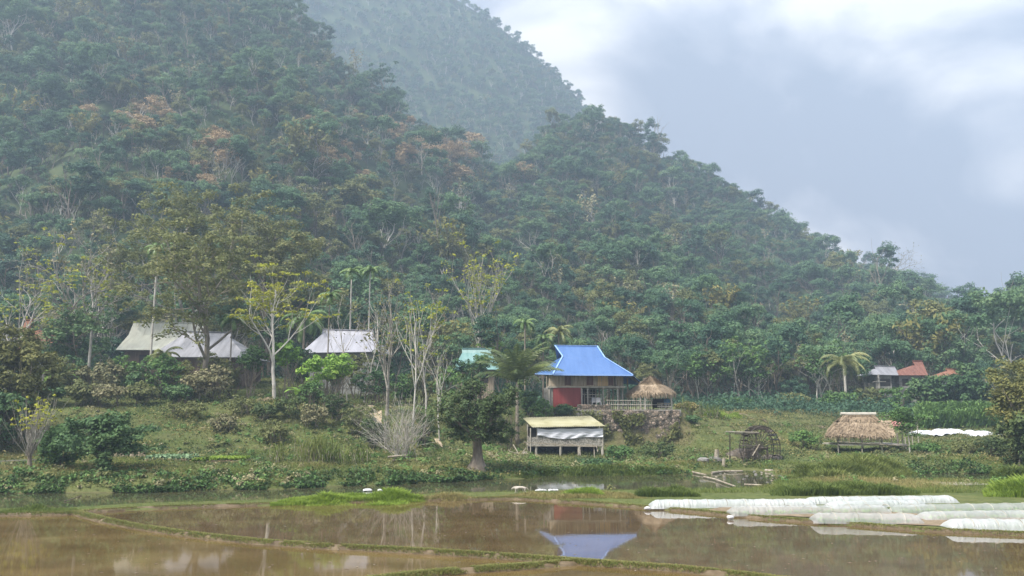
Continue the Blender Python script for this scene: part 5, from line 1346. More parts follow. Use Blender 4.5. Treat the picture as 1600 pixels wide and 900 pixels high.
mass('brushy_bush', 'dark tangled bush below the bamboo clump at the right edge', 1598, 54.8, 105, 628, 745, M['leaf_riverside'], n=150, per=60, size=.13, rc=.5, seed=24)
# shrubs on the slope top, left
SH = [(108, 70, 34, 560, 'leaf_olive', 'leafy olive shrub right of the amber bamboo clump'), (130, 73, 46, 556, 'leaf_darkgreen', 'dark leafy shrub under the thin pale pole'),
      (158, 71, 40, 575, 'leaf_dry', 'dry brownish shrub second from the bamboo clump'), (182, 70, 44, 566, 'leaf_dry', 'pale dry shrub below the left end of the pale roof'),
      (206, 72, 50, 558, 'leaf_green', 'mid green shrub below the pale roofed house'), (228, 70, 40, 572, 'leaf_darkgreen', 'dark rounded shrub below the gap between two roofs'),
      (252, 71, 46, 562, 'leaf_green', 'green shrub below the small palm'), (276, 70, 44, 558, 'leaf_green', 'yellowish green shrub right of the small palm'),
      (300, 71, 48, 568, 'leaf_olive', 'olive shrub at the foot of the tall thick trunk'), (316, 69, 36, 588, 'leaf_dry', 'low grey dry shrub in front of the tall trunk'),
      (346, 70, 44, 574, 'leaf_dry', 'straw coloured shrub right of the tall trunk'), (366, 73, 36, 566, 'leaf_olive', 'olive shrub under the right end of the grey roof'),
      (90, 66, 50, 600, 'leaf_darkgreen', 'low dark shrub beside the bamboo clump foot'), (232, 67, 44, 604, 'leaf_olive', 'low olive shrub on the brow of the left slope'),
      (290, 67, 40, 606, 'leaf_darkgreen', 'low dark shrub on the brow below the tall trunk'), (180, 66, 60, 606, 'leaf_dry', 'wide low dry shrub on the brow of the left slope'), (140, 66, 44, 602, 'leaf_olive', 'low olive shrub on the brow right of the dark low one')]
for i, (px, Y, w, top, lf, lb) in enumerate(SH):
    mass('leafy_shrub', lb, px, Y, w * 1.25, top - 6, 640 - 14, M[lf], n=46, per=42, size=.15, rc=.45, seed=40 + i, cat='shrub', group='shrubs along the brow of the left slope', elong=1.7)

# broad leaved bright trees by the path, and darker ones
for i, (px, Y, w, top, bot, lf, lb) in enumerate([
    (400, 73, 52, 538, 585, 'leaf_green', 'leafy green tree left of the white branched tree'), (452, 74, 54, 530, 575, 'leaf_bright', 'bright green leafy tree right of the white branched tree'),
    (508, 70, 70, 556, 600, 'leaf_bright', 'large leaved bright green tree in front of the lilac roofed house'), (536, 72, 54, 550, 595, 'leaf_bright', 'bright yellow green tree below the right end of the lilac roof'),
    (494, 68, 46, 592, 640, 'leaf_green', 'grey green bushy sapling on the slope edge beside the path'), (588, 75, 70, 568, 625, 'leaf_darkgreen', 'dark green bush behind the forked pale tree'),
    (556, 90, 40, 560, 610, 'leaf_darkgreen', 'dark tree at the corner of the lilac roofed house'), (700, 77, 56, 566, 640, 'leaf_green', 'green thicket behind the slender pale trees'),
    (738, 80, 50, 575, 640, 'leaf_darkgreen', 'dark thicket below the turquoise roof'), (664, 80, 60, 560, 640, 'leaf_olive', 'olive thicket behind the slim pale trunks'), (632, 79, 50, 575, 645, 'leaf_green', 'low green thicket behind the forked pale tree'),
    (768, 100, 46, 520, 580, 'leaf_bright', 'yellow green tree top just behind the turquoise roof'), (478, 80, 40, 540, 600, 'leaf_darkgreen', 'dark tree hiding the left wall of the lilac roofed house'), (566, 82, 50, 546, 612, 'leaf_olive', 'olive tree in front of the white wall of the lilac roofed house'), (600, 80, 44, 540, 612, 'leaf_darkgreen', 'dark leafy tree at the right end of the lilac roof'), (528, 83, 50, 556, 612, 'leaf_green', 'green tree hiding the middle of the white house wall'),
    (724, 84, 40, 556, 600, 'leaf_darkgreen', 'dark leafy tree covering the lower left of the turquoise roof'), (752, 86, 34, 548, 590, 'leaf_green', 'green leafy tree covering the middle of the turquoise roof'), (340, 80, 60, 548, 600, 'leaf_olive', 'olive tree against the right half of the grey metal roof'),
    (826, 79.5, 36, 608, 655, 'leaf_darkgreen', 'dark bush between the coconut palm and the block wall'),
    (880, 78.0, 34, 632, 650, 'leaf_darkgreen', 'small dark shrub at the foot of the red wall panel'), (1072, 79, 32, 655, 690, 'leaf_darkgreen', 'dark bush at the right end of the stone retaining wall'),
    (845, 76.5, 38, 622, 665, 'leaf_green', 'green bush between palm and shed roof'), (1066, 83, 40, 628, 660, 'grass_dry', 'straw yellow cane clump right of the thatched pavilion')]):
    mass('leafy_tree' if w > 45 else 'leafy_shrub', lb, px, Y, w, top, bot, M[lf], n=48, per=44, size=.17 if 'leaf_bright' == lf else .14, rc=.42, seed=80 + i, cat='tree' if w > 45 else 'shrub', elong=1.5)

for i, (px, Y, w, top, lf, lb) in enumerate([
    (388, 66, 57, 618, 'leaf_olive', 'olive bush high on the middle slope left of the dark bushes'), (424, 65, 50, 630, 'leaf_riverside', 'dark bush on the middle slope below the white branched tree'),
    (462, 66, 67, 618, 'leaf_riverside', 'widest dark bush on the middle slope'), (500, 65, 55, 626, 'leaf_dry', 'brownish dry bush on the middle slope among dark ones'),
    (532, 67, 62, 614, 'leaf_riverside', 'dark bush on the middle slope below the dirt path'), (566, 65, 57, 628, 'leaf_olive', 'olive bush at the right end of the middle slope row'),
    (360, 62, 50, 646, 'leaf_dry', 'low brownish bush on the left slope above the lime vegetable bed'), (440, 60, 55, 654, 'leaf_olive', 'low olive bush behind the leftmost cane clump'),
    (665, 63, 55, 638, 'leaf_riverside', 'dark bush between the slim pale trunks and the riverside tree'), (796, 73, 62, 618, 'leaf_riverside', 'dark bush filling the gap left of the yellow roofed shed'),
    (590, 62, 50, 646, 'leaf_riverside', 'dark bush just left of the grey twig tangle'), (300, 64, 75, 626, 'leaf_olive', 'wide low olive bush on the left slope right of the dark bank tree'),
    (1485, 63, 80, 685, 'leaf_olive', 'wide low olive bush on the bank left of the right edge bamboo'), (1530, 61, 60, 681, 'leaf_riverside', 'dark bush on the bank touching the right edge bamboo'),
    (1430, 64, 50, 691, 'leaf_green', 'low green bush on the bank right of the thatched hut'), (1245, 70, 50, 671, 'leaf_green', 'green bush on the terrace left of the thatched hut'),
    (965, 63, 50, 693, 'leaf_green', 'green bush right of the plank in front of the shed'), (1020, 64, 60, 689, 'leaf_riverside', 'dark bush below the stone retaining wall'), (925, 56.5, 60, 718, 'leaf_darkgreen', 'dark leafy bush at the river edge below the shed')]):
    mass('leafy_bush', lb, px, Y, w, top, 760, M[lf], n=44, per=42, size=.11, rc=.34, seed=600 + i, cat='bush', elong=1.6)
# white branched trees
T_('white_branched_tree', 'pale trunked tree with spreading white limbs and flat yellow green top', 436, 605, 72, 398, .18, M['leaf_yellow'], M['bark_pale'], seed=31, nch=(5, 4, 3), spread=.6, up=.05, rc=.5, per=20, size=.16, wob=.13, start=.45, flat=.35, tipkeep=.75)
T_('forked_pale_tree', 'tall pale forked tree, nearly leafless, right of the lilac roofed house', 609, 655, 70, 425, .17, M['leaf_amber'], M['bark_pale'], seed=33, nch=(6, 4, 3), spread=.42, up=.14, rc=.35, per=5, size=.14, wob=.12, start=.28, tipkeep=.6)
T_('slender_pale_tree', 'slender pale tree with a few yellow leaves, just right of the forked tree', 650, 690, 67, 440, .09, M['leaf_yellow'], M['bark_pale'], seed=34, nch=(5, 3), lev=2, spread=.4, up=.14, rc=.4, per=9, size=.15, wob=.13, start=.4, tipkeep=.6)
T_('slender_pale_tree', 'slim pale trunk with high yellow top between the forked tree and the big riverside tree', 671, 668, 69, 436, .10, M['leaf_yellow'], M['bark_pale'], seed=35, nch=(5, 3), lev=2, spread=.38, up=.14, rc=.42, per=14, size=.16, wob=.12, start=.5, tipkeep=.7)
T_('slender_pale_tree', 'shorter leaning pale sapling beside the big riverside tree', 690, 682, 66, 530, .07, M['leaf_olive'], M['bark_pale'], seed=36, nch=(5, 3), lev=2, spread=.5, up=.1, rc=.3, per=4, size=.13, wob=.15, start=.4, lean=(.1, 0))
T_('tall_pale_tree', 'tallest pale trunked tree with amber leaves, standing behind the turquoise roof', 746, 560, 101, 350, .22, M['leaf_yellow'], M['bark_pale'], seed=37, nch=(8, 4, 3), spread=.38, up=.13, rc=.65, per=9, size=.22, wob=.10, start=.42, tipkeep=.45)
T_('slender_pale_tree', 'thin bare pale sapling left of the forked pale tree', 572, 600, 76, 450, .07, M['leaf_dry'], M['bark_pale'], seed=38, nch=(5, 3), lev=2, spread=.4, up=.12, rc=.3, per=2, size=.13, start=.35)
T_('slender_pale_tree', 'thin pale leaning stem in front of the lilac grey roof', 548, 590, 80, 455, .08, M['leaf_dry'], M['bark_pale'], seed=39, nch=(5, 3), lev=2, spread=.45, up=.12, rc=.3, per=2, size=.13, start=.35, lean=(-.12, 0))
T_('bare_pale_tree', 'bare white limbed tree above the amber bamboo clump at left', 22, 560, 80, 365, .16, M['leaf_yellow'], M['bark_pale'], seed=131, nch=(5, 4, 3), spread=.6, up=.06, rc=.45, per=7, size=.18, start=.4, flat=.4, tipkeep=.5)
T_('bare_pale_tree', 'second white limbed tree in the upper left, with yellow tipped crown', 92, 545, 88, 360, .16, M['leaf_yellow'], M['bark_pale'], seed=132, nch=(5, 4, 3), spread=.6, up=.06, rc=.5, per=8, size=.2, start=.4, flat=.4, tipkeep=.55)
T_('bare_pale_tree', 'white forked tree with small yellow green crown left of the tall thin palm', 172, 520, 100, 372, .18, M['leaf_amber'], M['bark_pale'], seed=133, nch=(5, 4, 3), spread=.62, up=.06, rc=.6, per=10, size=.22, start=.4, flat=.5, tipkeep=.6)
T_('bare_pale_tree', 'grey bare tree rising left of the white forked tree', 130, 545, 92, 350, .18, M['leaf_dry'], M['bark_pale'], seed=134, nch=(6, 4, 3), spread=.6, up=.06, rc=.5, per=5, size=.2, start=.3, tipkeep=.6)
T_('tall_brownish_tree', 'tall thick trunked tree with olive crown in front of the grey roofed house', 327, 600, 76, 330, .30, M['leaf_olive'], M['bark_brown'], seed=140, nch=(8, 4, 3), spread=.85, up=.03, rc=.75, per=52, size=.18, start=.35, wob=.1)
T_('big_crowned_tree', 'largest olive brown crowned tree behind the grey and lilac roofs', 428, 560, 98, 285, .34, M['leaf_olive'], M['bark_brown'], seed=141, nch=(8, 5, 3), spread=.8, up=.05, rc=1.05, per=80, size=.22, start=.3, wob=.12)
T_('big_crowned_tree', 'olive crowned tree left of the largest one, with bare twigs on top', 300, 560, 102, 305, .26, M['leaf_olive'], M['bark_pale'], seed=142, nch=(7, 4, 3), spread=.7, up=.06, rc=.9, per=50, size=.22, start=.3)
T_('leafy_tree', 'dense dark layered tree left of the pale roofed long house', 135, 575, 82, 450, .2, M['leaf_darkgreen'], M['bark_brown'], seed=143, nch=(8, 4, 3), spread=.9, up=.02, rc=.6, per=26, size=.19, start=.2)
T_('field_tree', 'small feathery green tree standing right of the thatched hut', 1403, 705, 66, 628, .07, M['leaf_green'], M['bark_pale'], seed=144, nch=(6, 3), lev=2, spread=.8, up=.05, rc=.5, per=42, size=.12, start=.4,
   extra=(dome(rng_(144), 4.6, 1.3, 2.7, 16), .5, 34, .11))
T_('bare_pale_tree', 'lone bare umbrella shaped tree on the ridge line at right', 1386, 415, 384, 377, .30, M['leaf_dry'], M['bark_brown'], seed=150, nch=(7, 5, 3), spread=.95, up=.03, rc=.5, per=1, size=.4, start=.4, flat=.4, nseg=4)
T_('ridge_tree', 'tall dark crowned tree standing out above the left spur line', 600, 150, 300, 98, .35, M['leaf_forest_deep'], M['bark_brown'], seed=151, nch=(6, 4), lev=2, spread=.9, up=.05, rc=1.2, per=26, size=.5, start=.5, flat=.5, nseg=4)
# dead brush and reeds
def brush(px, Y, w, toprow, label, n=40, seed=1, mat='bark_pale', name='dead_brush'):
    rng = rng_(seed); x = plx(px, Y); z = gz(x, Y); h = zrow(toprow, Y) - z; segs = []; tips = []
    for k in range(n):
        a = rng.uniform(0, 2 * PI); s = rng.uniform(.2, 1.1); d = V3(math.cos(a) * s, math.sin(a) * s * .6, .9); d /= np.linalg.norm(d)
        grow(rng, (x + rng.normal() * w * .12, Y + rng.normal() * .2, z + .1), d, h * rng.uniform(.5, .95), .022, 0, 1, 3, .5, .0, segs, tips, .14, 5, .3)
    o = link(name, np_mesh(name, [(*seg_mesh(segs, 4), 0)], [M[mat]])); return tag(o, label, 'brush')
brush(636, 56.5, 3.0, 632, 'tangle of bare grey twigs on the slope below the forked tree', 44, 3)
brush(618, 60, 2.0, 650, 'smaller bare twig bush left of the large twig tangle', 22, 4)
log([gpt(606, 731, .4), pt(612, 722, 54), pt(622, 713.5, 54.2)], .13, 'short broken leaning trunk on the terrace below the twig tangle', 'bark_brown', name='broken_trunk', cat='trunk')
log([pt(606, 714, 54), pt(634, 711.5, 54)], .1, 'pale sawn bough resting across the broken trunk', 'drift', name='bough', cat='bough')
def reeds(px, Y, w, toprow, label, n, seed, mats=('grass_dry', 'grass'), h0=None):
    rng = rng_(seed); x = plx(px, Y); z = gz(x, Y); h = zrow(toprow, Y) - z; parts = []
    P = np.stack([x + rng.normal(0, w / 3, n), Y + rng.normal(0, .35, n), np.full(n, z)], 1); P[:, 2] = ground(P[:, 0], P[:, 1]) - .03
    segs = [(p, p + V3(rng.normal() * .12, rng.normal() * .1, h * rng.uniform(.4, .8)), .018, .012) for p in P]
    parts.append((*seg_mesh(segs, 4), 0))
    L_ = np.concatenate([P + [0, 0, h * f] for f in (.0, .2, .4, .6)])
    parts.append((*blades(L_, h * .55, .05, .75, rng, 2), 1))
    o = link('cane_clump', np_mesh('cane_clump', parts, [M['drift'], M[mats[1]]])); return tag(o, label, 'cane', 'cane clumps on the river terrace')
brush(1158, 61.8, 1.6, 690, 'dark tangled sticks caught behind the left half of the water wheel', 26, 14, 'bark_dark')
reeds(446, 51, 1.0, 690, 'narrow yellow green cane clump, leftmost of the row', 16, 1)
reeds(503, 52.5, 1.8, 680, 'tallest pale dry cane clump in the row', 46, 2)
reeds(525, 52, 1.6, 694, 'pale dry cane clump right of the tallest one', 34, 3)
reeds(572, 53, .9, 692, 'thin cane clump, rightmost of the row', 12, 4)
reeds(1068, 80, 1.2, 622, 'tall arching cane tuft right of the thatched pavilion', 6, 5)
reeds(1098, 86, 2.2, 630, 'yellow green cane patch at the end of the field bank', 22, 6)

# palms
M['palm_mid'] = leafmat('palm_mid', [(0.05, 0.08, 0.03), (0.10, 0.135, 0.045), (0.20, 0.23, 0.09)], trans=.25, rough=.45, spec=.4, k=1.4)
def palm(name, px, Y, crownrow, label, nf, fl, mat, trunk_r=.14, droop=.9, group=None, seed=1, baserow=None, lean=0, leaflet=.55, trunkm='bark_brown', up0=1.2, z0=None, spr=1.15):
    rng = rng_(seed); x = plx(px, Y); z = gz(x, Y); zc = zrow(crownrow, Y)
    e_ = empty(name, (x, Y, z), label, 'palm', group)
    P = [V3(x - lean * (1 - t) ** 2, Y, z - .2 + (zc - z + .2) * t) for t in np.linspace(0, 1, 9)]
    MB().tube(P, [trunk_r * (1.25 - .45 * t) for t in np.linspace(0, 1, 9)], 8).build('trunk', M[trunkm], e_, smooth=True)
    for k in range(nf):
        a = k * 2.4 + rng.uniform(-.3, .3); el0 = up0 - spr * (k / nf) + rng.uniform(-.12, .12); L_ = fl * rng.uniform(.85, 1.1)
        pts = [V3(x, Y, zc)]; ns = 14; ang_ = el0; q = pts[0].copy()
        for i in range(ns):
            ang_ -= droop / ns * (1 + i / ns) ; q = q + V3(math.cos(a) * math.cos(ang_), math.sin(a) * math.cos(ang_), math.sin(ang_)) * L_ / ns; pts.append(q.copy())
        segs = [(pts[i], pts[i + 1], .03 * (1 - i / ns) + .006, .03 * (1 - (i + 1) / ns) + .006) for i in range(ns)]
        V = []; side = V3(-math.sin(a), math.cos(a), 0)
        for i in range(2, ns * 4):
            t = i / (ns * 4); j = min(int(t * ns), ns - 1); c = pts[j] + (pts[j + 1] - pts[j]) * (t * ns - j); tg = pts[j + 1] - pts[j]; tg /= np.linalg.norm(tg)
            ll = leaflet * math.sin(PI * min(1, t * .85 + .12)) ** .6 * rng.uniform(.8, 1.1)
            for s in (-1, 1):
                d = side * s * .8 + tg * .55 + V3(0, 0, -.38 + rng.normal() * .1); d /= np.linalg.norm(d); wv = tg * .034
                V += [c - wv, c + wv, c + d * ll * .6 + wv * .8 + V3(0, 0, -.02), c + d * ll + V3(0, 0, -.12 * ll)]
        V = np.array(V)
        npart('frond', [(*seg_mesh(segs, 4), 0), (V, np.arange(len(V)).reshape(-1, 4), 0)], [mat], e_)
    return e_
palm('coconut_palm', 808, 75.5, 597, 'large coconut palm with upright fronds left of the blue roofed house', 26, 4.7, M['palm_mid'], .17, .8, seed=2, leaflet=.85, up0=1.55, spr=1.0)
palm('coconut_palm', 1311, 109.5, 566, 'coconut palm standing at the forest edge on the right', 20, 4.3, M['palm_hazel'], .18, 1.5, seed=3, leaflet=.9, trunkm='bark_pale')
palm('areca_palm', 243, 84, 388, 'tallest thin palm with small crown in front of the pale roofed house', 12, 2.0, M['palm'], .10, 1.5, seed=4, trunkm='bark_pale', leaflet=.5)
palm('areca_palm', 262, 74, 556, 'short palm in front of the two left roofs', 11, 2.2, M['palm_hazel'], .10, 1.3, seed=5, leaflet=.45)
palm('areca_palm', 366, 75, 500, 'slender palm right of the grey roofed house', 11, 1.9, M['palm'], .08, 1.5, seed=6, trunkm='bark_pale', leaflet=.45)
palm('areca_palm', 516, 82, 462, 'thin dark trunked palm in front of the lilac grey roof', 11, 1.7, M['palm'], .07, 1.6, seed=7, leaflet=.45)
palm('areca_palm', 549, 96, 425, 'tall palm above the lilac grey roof, left of its twin', 11, 1.9, M['palm'], .09, 1.5, seed=8, trunkm='bark_pale', leaflet=.5)
palm('areca_palm', 578, 98, 423, 'tall palm above the right end of the lilac grey roof', 11, 1.9, M['palm'], .09, 1.5, seed=9, trunkm='bark_pale', leaflet=.5)
palm('areca_palm', 820, 97, 505, 'dark slim palm behind the crown of the coconut palm', 12, 2.0, M['palm'], .10, 1.5, seed=10, leaflet=.5)
palm('areca_palm', 848, 98, 530, 'low dark palm just behind the left end of the blue roof', 12, 2.0, M['palm'], .10, 1.5, seed=11, leaflet=.5)
palm('coconut_palm', 872, 103, 520, 'hazy palm with curved fronds rising behind the blue roof', 14, 2.8, M['palm_hazel'], .12, 1.4, seed=12, leaflet=.6)
palm('coconut_palm', 478, 92, 500, 'drooping dark palm just left of the lilac grey roof', 16, 3.6, M['palm'], .14, 1.7, seed=13, leaflet=.7)
# banana plants
def banana(px, Y, toprow, label, seed):
    rng = rng_(seed); x = plx(px, Y); z = gz(x, Y); h = zrow(toprow, Y) - z; e_ = empty('banana_plant', (x, Y, z), label, 'banana plant', None)
    MB().tube([(x, Y, z - .1), (x, Y, z + h * .5)], [.12, .07], 7).build('stem', M['leaf_green'], e_)
    for k in range(7):
        a = k * 2.4 + rng.random(); q = V3(x, Y, z + h * .45); el_ = 1.2 - k * .08; V = []
        for i in range(9):
            w = .3 * math.sin(PI * min(1, (i + .5) / 8.5)) ** .7; sdv = V3(-math.sin(a), math.cos(a), 0) * w; V += [q - sdv, q + V3(0, 0, -.06), q + sdv]
            el_ -= .2; q = q + V3(math.cos(a) * math.cos(el_), math.sin(a) * math.cos(el_), math.sin(el_)) * h * .085
        f = [(3 * i + c, 3 * i + c + 1, 3 * i + c + 4, 3 * i + c + 3) for i in range(8) for c in (0, 1)]
        npart('leaf', [(np.array(V), np.array(f), 0)], [M['leaf_bright']], e_)
banana(104, 71, 556, 'banana plant with one upright leaf beside the amber bamboo clump', 1)
banana(474, 71, 590, 'banana plant at the slope edge below the white walled house', 2)
banana(1345, 112, 600, 'banana plant left of the grey utility pole', 3)

# belt of trees behind the village and along the right forest edge
KG = {'round': 'leafy_tree', 'spread': 'spreading_tree', 'tall': 'tall_tree', 'olive': 'olive_tree', 'bush': 'forest_bush', 'bare': 'bare_tree', 'brown': 'browned_tree', 'bamboo': 'bamboo_clump'}
rng = rng_(99); cnt = 0
def belt_tree(px, Y, sc, i, lab):
    global cnt
    x = plx(px, Y); o = link(KG[KINDS[i]], KMESH[i]); o.location = (x, Y, gz(x, Y) - .1); o.rotation_euler = (rng.normal(0, .04), rng.normal(0, .04), rng.uniform(0, 6.28)); o.scale = (sc, sc, sc * rng.uniform(.9, 1.2))
    tag(o, lab[0] % {'round': 'rounded green', 'spread': 'wide crowned green', 'tall': 'narrow dark green', 'olive': 'dull olive', 'bush': 'low dark bushy', 'bare': 'bare grey', 'brown': 'rust brown', 'bamboo': 'arching bamboo'}[KINDS[i]], 'tree', lab[1] + ', ' + KINDS[i] + ' kind'); cnt += 1
for Y in (99, 105, 111, 118, 124):
    px = -40 + rng.uniform(0, 20)
    while px < 1060:
        i = rng.choice([0, 1, 2, 3, 4, 5, 6, 9, 10, 11, 7], p=[.15, .14, .12, .10, .1, .12, .06, .03, .1, .05, .03])
        if px < 360 and rng.random() < .55: i = rng.choice([5, 9, 7, 12, 14])
        if Y < 103 and (170 < px < 330 or 840 < px < 1060): i = 6
        belt_tree(px, Y + rng.uniform(-2, 2), rng.uniform(.62, .95) * (.85 if px > 800 else 1), i, ('%s tree in the belt right behind the village houses', 'trees right behind the village houses')); px += rng.uniform(26, 44) * 110 / Y
for Y in (113, 118, 124):
    px = 1062 + rng.uniform(0, 20)
    while px < 1660:
        i = rng.choice([0, 1, 2, 3, 4, 5, 6, 10, 11], p=[.15, .14, .14, .12, .12, .1, .05, .1, .08])
        if (1345 < px < 1525 or 1295 < px < 1325) and Y < 119: px += 30; continue
        belt_tree(px, Y + rng.uniform(-1.5, 1.5), rng.uniform(.75, 1.05) * (.68 if px > 1450 else .92), i, ('%s tree along the edge of the right hand fields', 'trees along the right hand forest edge')); px += rng.uniform(26, 40)
# slim trunks at the right forest edge
for k, px in enumerate((1085, 1098, 1140, 1150, 1166, 1170, 1188, 1268, 1283, 1298)):
    T_('slender_pale_tree', 'slim pale trunked tree at the edge of the right hand forest', px, 635, 110.5 + (k % 3), rng.uniform(520, 555), .10, M['leaf_green'], M['bark_pale'], 'slim pale trees at the right forest edge', lev=2, nch=(4, 3), spread=.5, up=.1, rc=.6, per=14, size=.24, seed=300 + k, start=.55, Lf=.75, lean=(rng.normal() * .06, 0))
for k, (px, w, top) in enumerate([(1440, 60, 588), (1478, 70, 582), (1520, 60, 592), (1500, 50, 560)]):
    mass('leafy_tree', ['dense dark tree below the red tiled roof', 'widest dark spreading tree at the far side of the right field', 'dark tree beside the far right pole', 'hazy green tree behind the far right pole'][k], px, 104 + (k == 3) * 8, w, top, 632, M['leaf_darkgreen'], n=60, per=50, size=.22, rc=.7, seed=400 + k, cat='tree')
for k, (px, Y, w, top, lf) in enumerate([(1230, 106, 60, 612, 'leaf_olive'), (1300, 107, 60, 610, 'leaf_green'), (1350, 108, 50, 604, 'leaf_olive'), (1395, 106, 60, 602, 'leaf_green'), (1450, 106, 60, 612, 'leaf_dry'), (1560, 100, 60, 560, 'leaf_olive'), (1140, 106, 60, 622, 'leaf_green'), (1600, 98, 60, 575, 'leaf_green')]):
    mass('leafy_shrub', ['olive hedge bush at the forest edge right of the water wheel', 'green bush in front of the distant coconut palm', 'olive bush left of the grey pole', 'green bush below the small grey roofed house', 'dry grey bush below the red tiled roof', 'tall olive tree right of the far right pole', 'green bush at the forest edge above the water wheel', 'tall green tree at the right edge behind the bamboo'][k], px, Y, w, top, 645, M[lf], n=40, per=40, size=.2, rc=.55, seed=420 + k, cat='shrub')

# ---- undergrowth, grass, corn: uncountable ground cover
rng = rng_(500)
def field(px0, px1, y0, y1, n, seed):
    r = rng_(seed); Y = np.sqrt(r.uniform(y0 ** 2, y1 ** 2, n)); p = r.uniform(px0, px1, n); X = (p - 800) / PXK * Y
    return X, Y, p
def stuff(name, parts, mats, label, cat='plants'):
    return tag(link(name, np_mesh(name, parts, mats)), label, cat, kind='stuff')
# weeds over the slopes
X, Y, p = field(-60, 1660, 40, 100, 380000, 1); Z = ground(X, Y); dens = fbm(X * .35, Y * .35, 90, 4) + .18
yf = np.interp(np.clip(p, 0, 1600), _cp, [COLS[c][1][1][0] for c in _cp])
k = (Z > .06) & (rng.random(len(X)) < np.clip(dens * 3, .12, .95)) & (Y > yf - 1.5) & ~((Y > 78) & (p > 860) & (p < 1058))
far = Y > 76; k &= ~(far & (p < 860) & (rng.random(len(X)) < .6))
X, Y, Z, p = X[k], Y[k], Z[k], p[k]; big = vn(X * .8, Y * .8, 12) ** 2
col = fbm(X * .12, Y * .12, 55, 3) + rng.normal(0, .07, len(X))
P = np.stack([X, Y, Z + rng.random(len(X)) * (.08 + .5 * big)], 1)
sel1 = col < -.06; sel2 = col > .15; sel0 = ~(sel1 | sel2)
parts = [(*quads(P[s], .085, rng, up=.5, elong=1.8), i) for i, s in enumerate((sel0, sel1, sel2))]
stuff('ground_cover', parts, [M['leaf_riverside'], M['leaf_olive'], M['grass_dry']], 'weeds and low leafy plants covering the banks and slopes')
X, Y, p = [np.concatenate(q) for q in zip(field(-60, 1660, 34, 98, 340000, 2), field(-60, 1660, 34, 60, 150000, 22))]; Z = ground(X, Y); dens = fbm(X * .5, Y * .5, 190, 3) + .2
k = (Z > .07) & (rng.random(len(X)) < np.clip(dens * 2.4, .1, 1)) & ~((Y > 76.5) & (p > 850) & (p < 1058)) & ~((Y < 41) & (p > 1000)) & (Y > dikeY(p) + .1)
k |= (Y < 54) & (Z > .02) & (Y > dikeY(p) + .1) & ~((Y < 41) & (p > 1000)) & (rng.random(len(X)) < .6)
X, Y, Z, p = X[k], Y[k], Z[k], p[k]
steep = (ground(X, Y + .25) - Z) / .25; k = (steep < .55) | (rng.random(len(X)) < .35); X, Y, Z, p = X[k], Y[k], Z[k], p[k]
P = np.stack([X, Y, Z - .02], 1); hh = .16 + .24 * vn(X * .5, Y * .5, 15) ** 2; c = fbm(X * .15, Y * .15, 65, 3) + rng.normal(0, .08, len(X))
hh = np.where((Y < 43.5) & (p < 1000), hh * .4, hh); dry = (c > .10) | ((Y > 86) & (p > 1060) & (rng.random(len(X)) < .6)); near = Y < 50
parts = []
for s, m_i in ((~dry, 0), (dry, 1)):
    V, Fb = blades(P[s], 1.0, .04, .5, rng, 2); hr = np.repeat(hh[s], 12)[:, None]; base_ = np.repeat(P[s], 12, 0); V = base_ + (V - base_) * np.concatenate([np.ones_like(hr) * .9, np.ones_like(hr) * .9, hr], 1) * [[1, 1, 1]]
    V[:, :2] = base_[:, :2] + (V[:, :2] - base_[:, :2]) * np.clip(hr * 1.6, .2, 1); parts.append((V, Fb, m_i))
stuff('grass', parts, [M['grass'], M['grass_dry']], 'short rough grass over banks and terraces', 'grass')
def turf(px0, r0, px1, r1, depth, n, h, mat, label, seed, w=.03, yadd=0, edge=None, z=.1):
    r = rng_(seed); t = r.random(n); px = px0 + (px1 - px0) * t; row = r0 + (r1 - r0) * t
    Yb = np.array([Yrow(q, z) for q in row]) + yadd; Yv = Yb + r.random(n) * depth * np.sin(PI * np.clip(t, .03, .97)) ** .4; X = (px - 800) / PXK * Yv
    P = np.stack([X, Yv, ground(X, Yv) - .02], 1); env = np.sin(PI * np.clip(t, .02, .98)) ** .35 * (.5 + .9 * vn(X * 1.1, Yv * 1.1, seed) * (.5 + vn(X * 4, Yv * 4, seed + 1)))
    kk = fbm(X * .9, Yv * .9, seed + 2, 3) + .3 > r.random(n) * .35; P, env = P[kk], env[kk]
    V, Fb = blades(P, 1.0, w, .45, r, 2); b2 = np.repeat(P, 12, 0); V = b2 + (V - b2) * np.repeat(h * env, 12)[:, None] * [1, 1, 1]
    # keep blade width
    stuff('tall_grass', [(V, Fb, 0)], [mat], label, 'grass')
turf(428, 789, 692, 784, 2.2, 34000, .38, M['grass_lime'], 'bright lime green tall grass strip between paddy and river', 61, w=.10)
turf(1225, 746, 1440, 744, 5.5, 26000, .78, M['grass'], 'tall dark green reed bed in front of the thatched hut', 62, w=.07)
turf(1200, 775, 1430, 773, 3.6, 16000, .42, M['grass'], 'mid green grass strip just behind the crop tunnels', 63, w=.08)
turf(990, 776, 1090, 776, 2.4, 6000, .38, M['grass'], 'grass tufts behind the left end of the crop tunnels', 64, w=.08)
turf(876, 775, 945, 775, 1.2, 3500, .36, M['grass_lime'], 'bright grass tuft at the river edge right of the dog', 65, w=.08)
turf(1530, 776, 1680, 778, 4.5, 14000, .62, M['grass_lime'], 'bright tall grass at the right edge behind the tunnels', 66, w=.08)
turf(1545, 752, 1660, 752, 3.0, 7000, .9, M['grass'], 'tall grey green grass clump at the right edge below the bamboo', 67, w=.06)
turf(800, 745, 1080, 742, 4.0, 16000, .40, M['grass'], 'lush low weeds on the bank in front of the shed', 68, w=.12)
turf(0, 802, 150, 801, 1.5, 2600, .22, M['grass'], 'grass tufts on the left end of the paddy dike', 69, w=.12)
turf(640, 783, 760, 780, 1.4, 2500, .30, M['grass_dry'], 'thin dry grass at the near river edge', 70, w=.08)
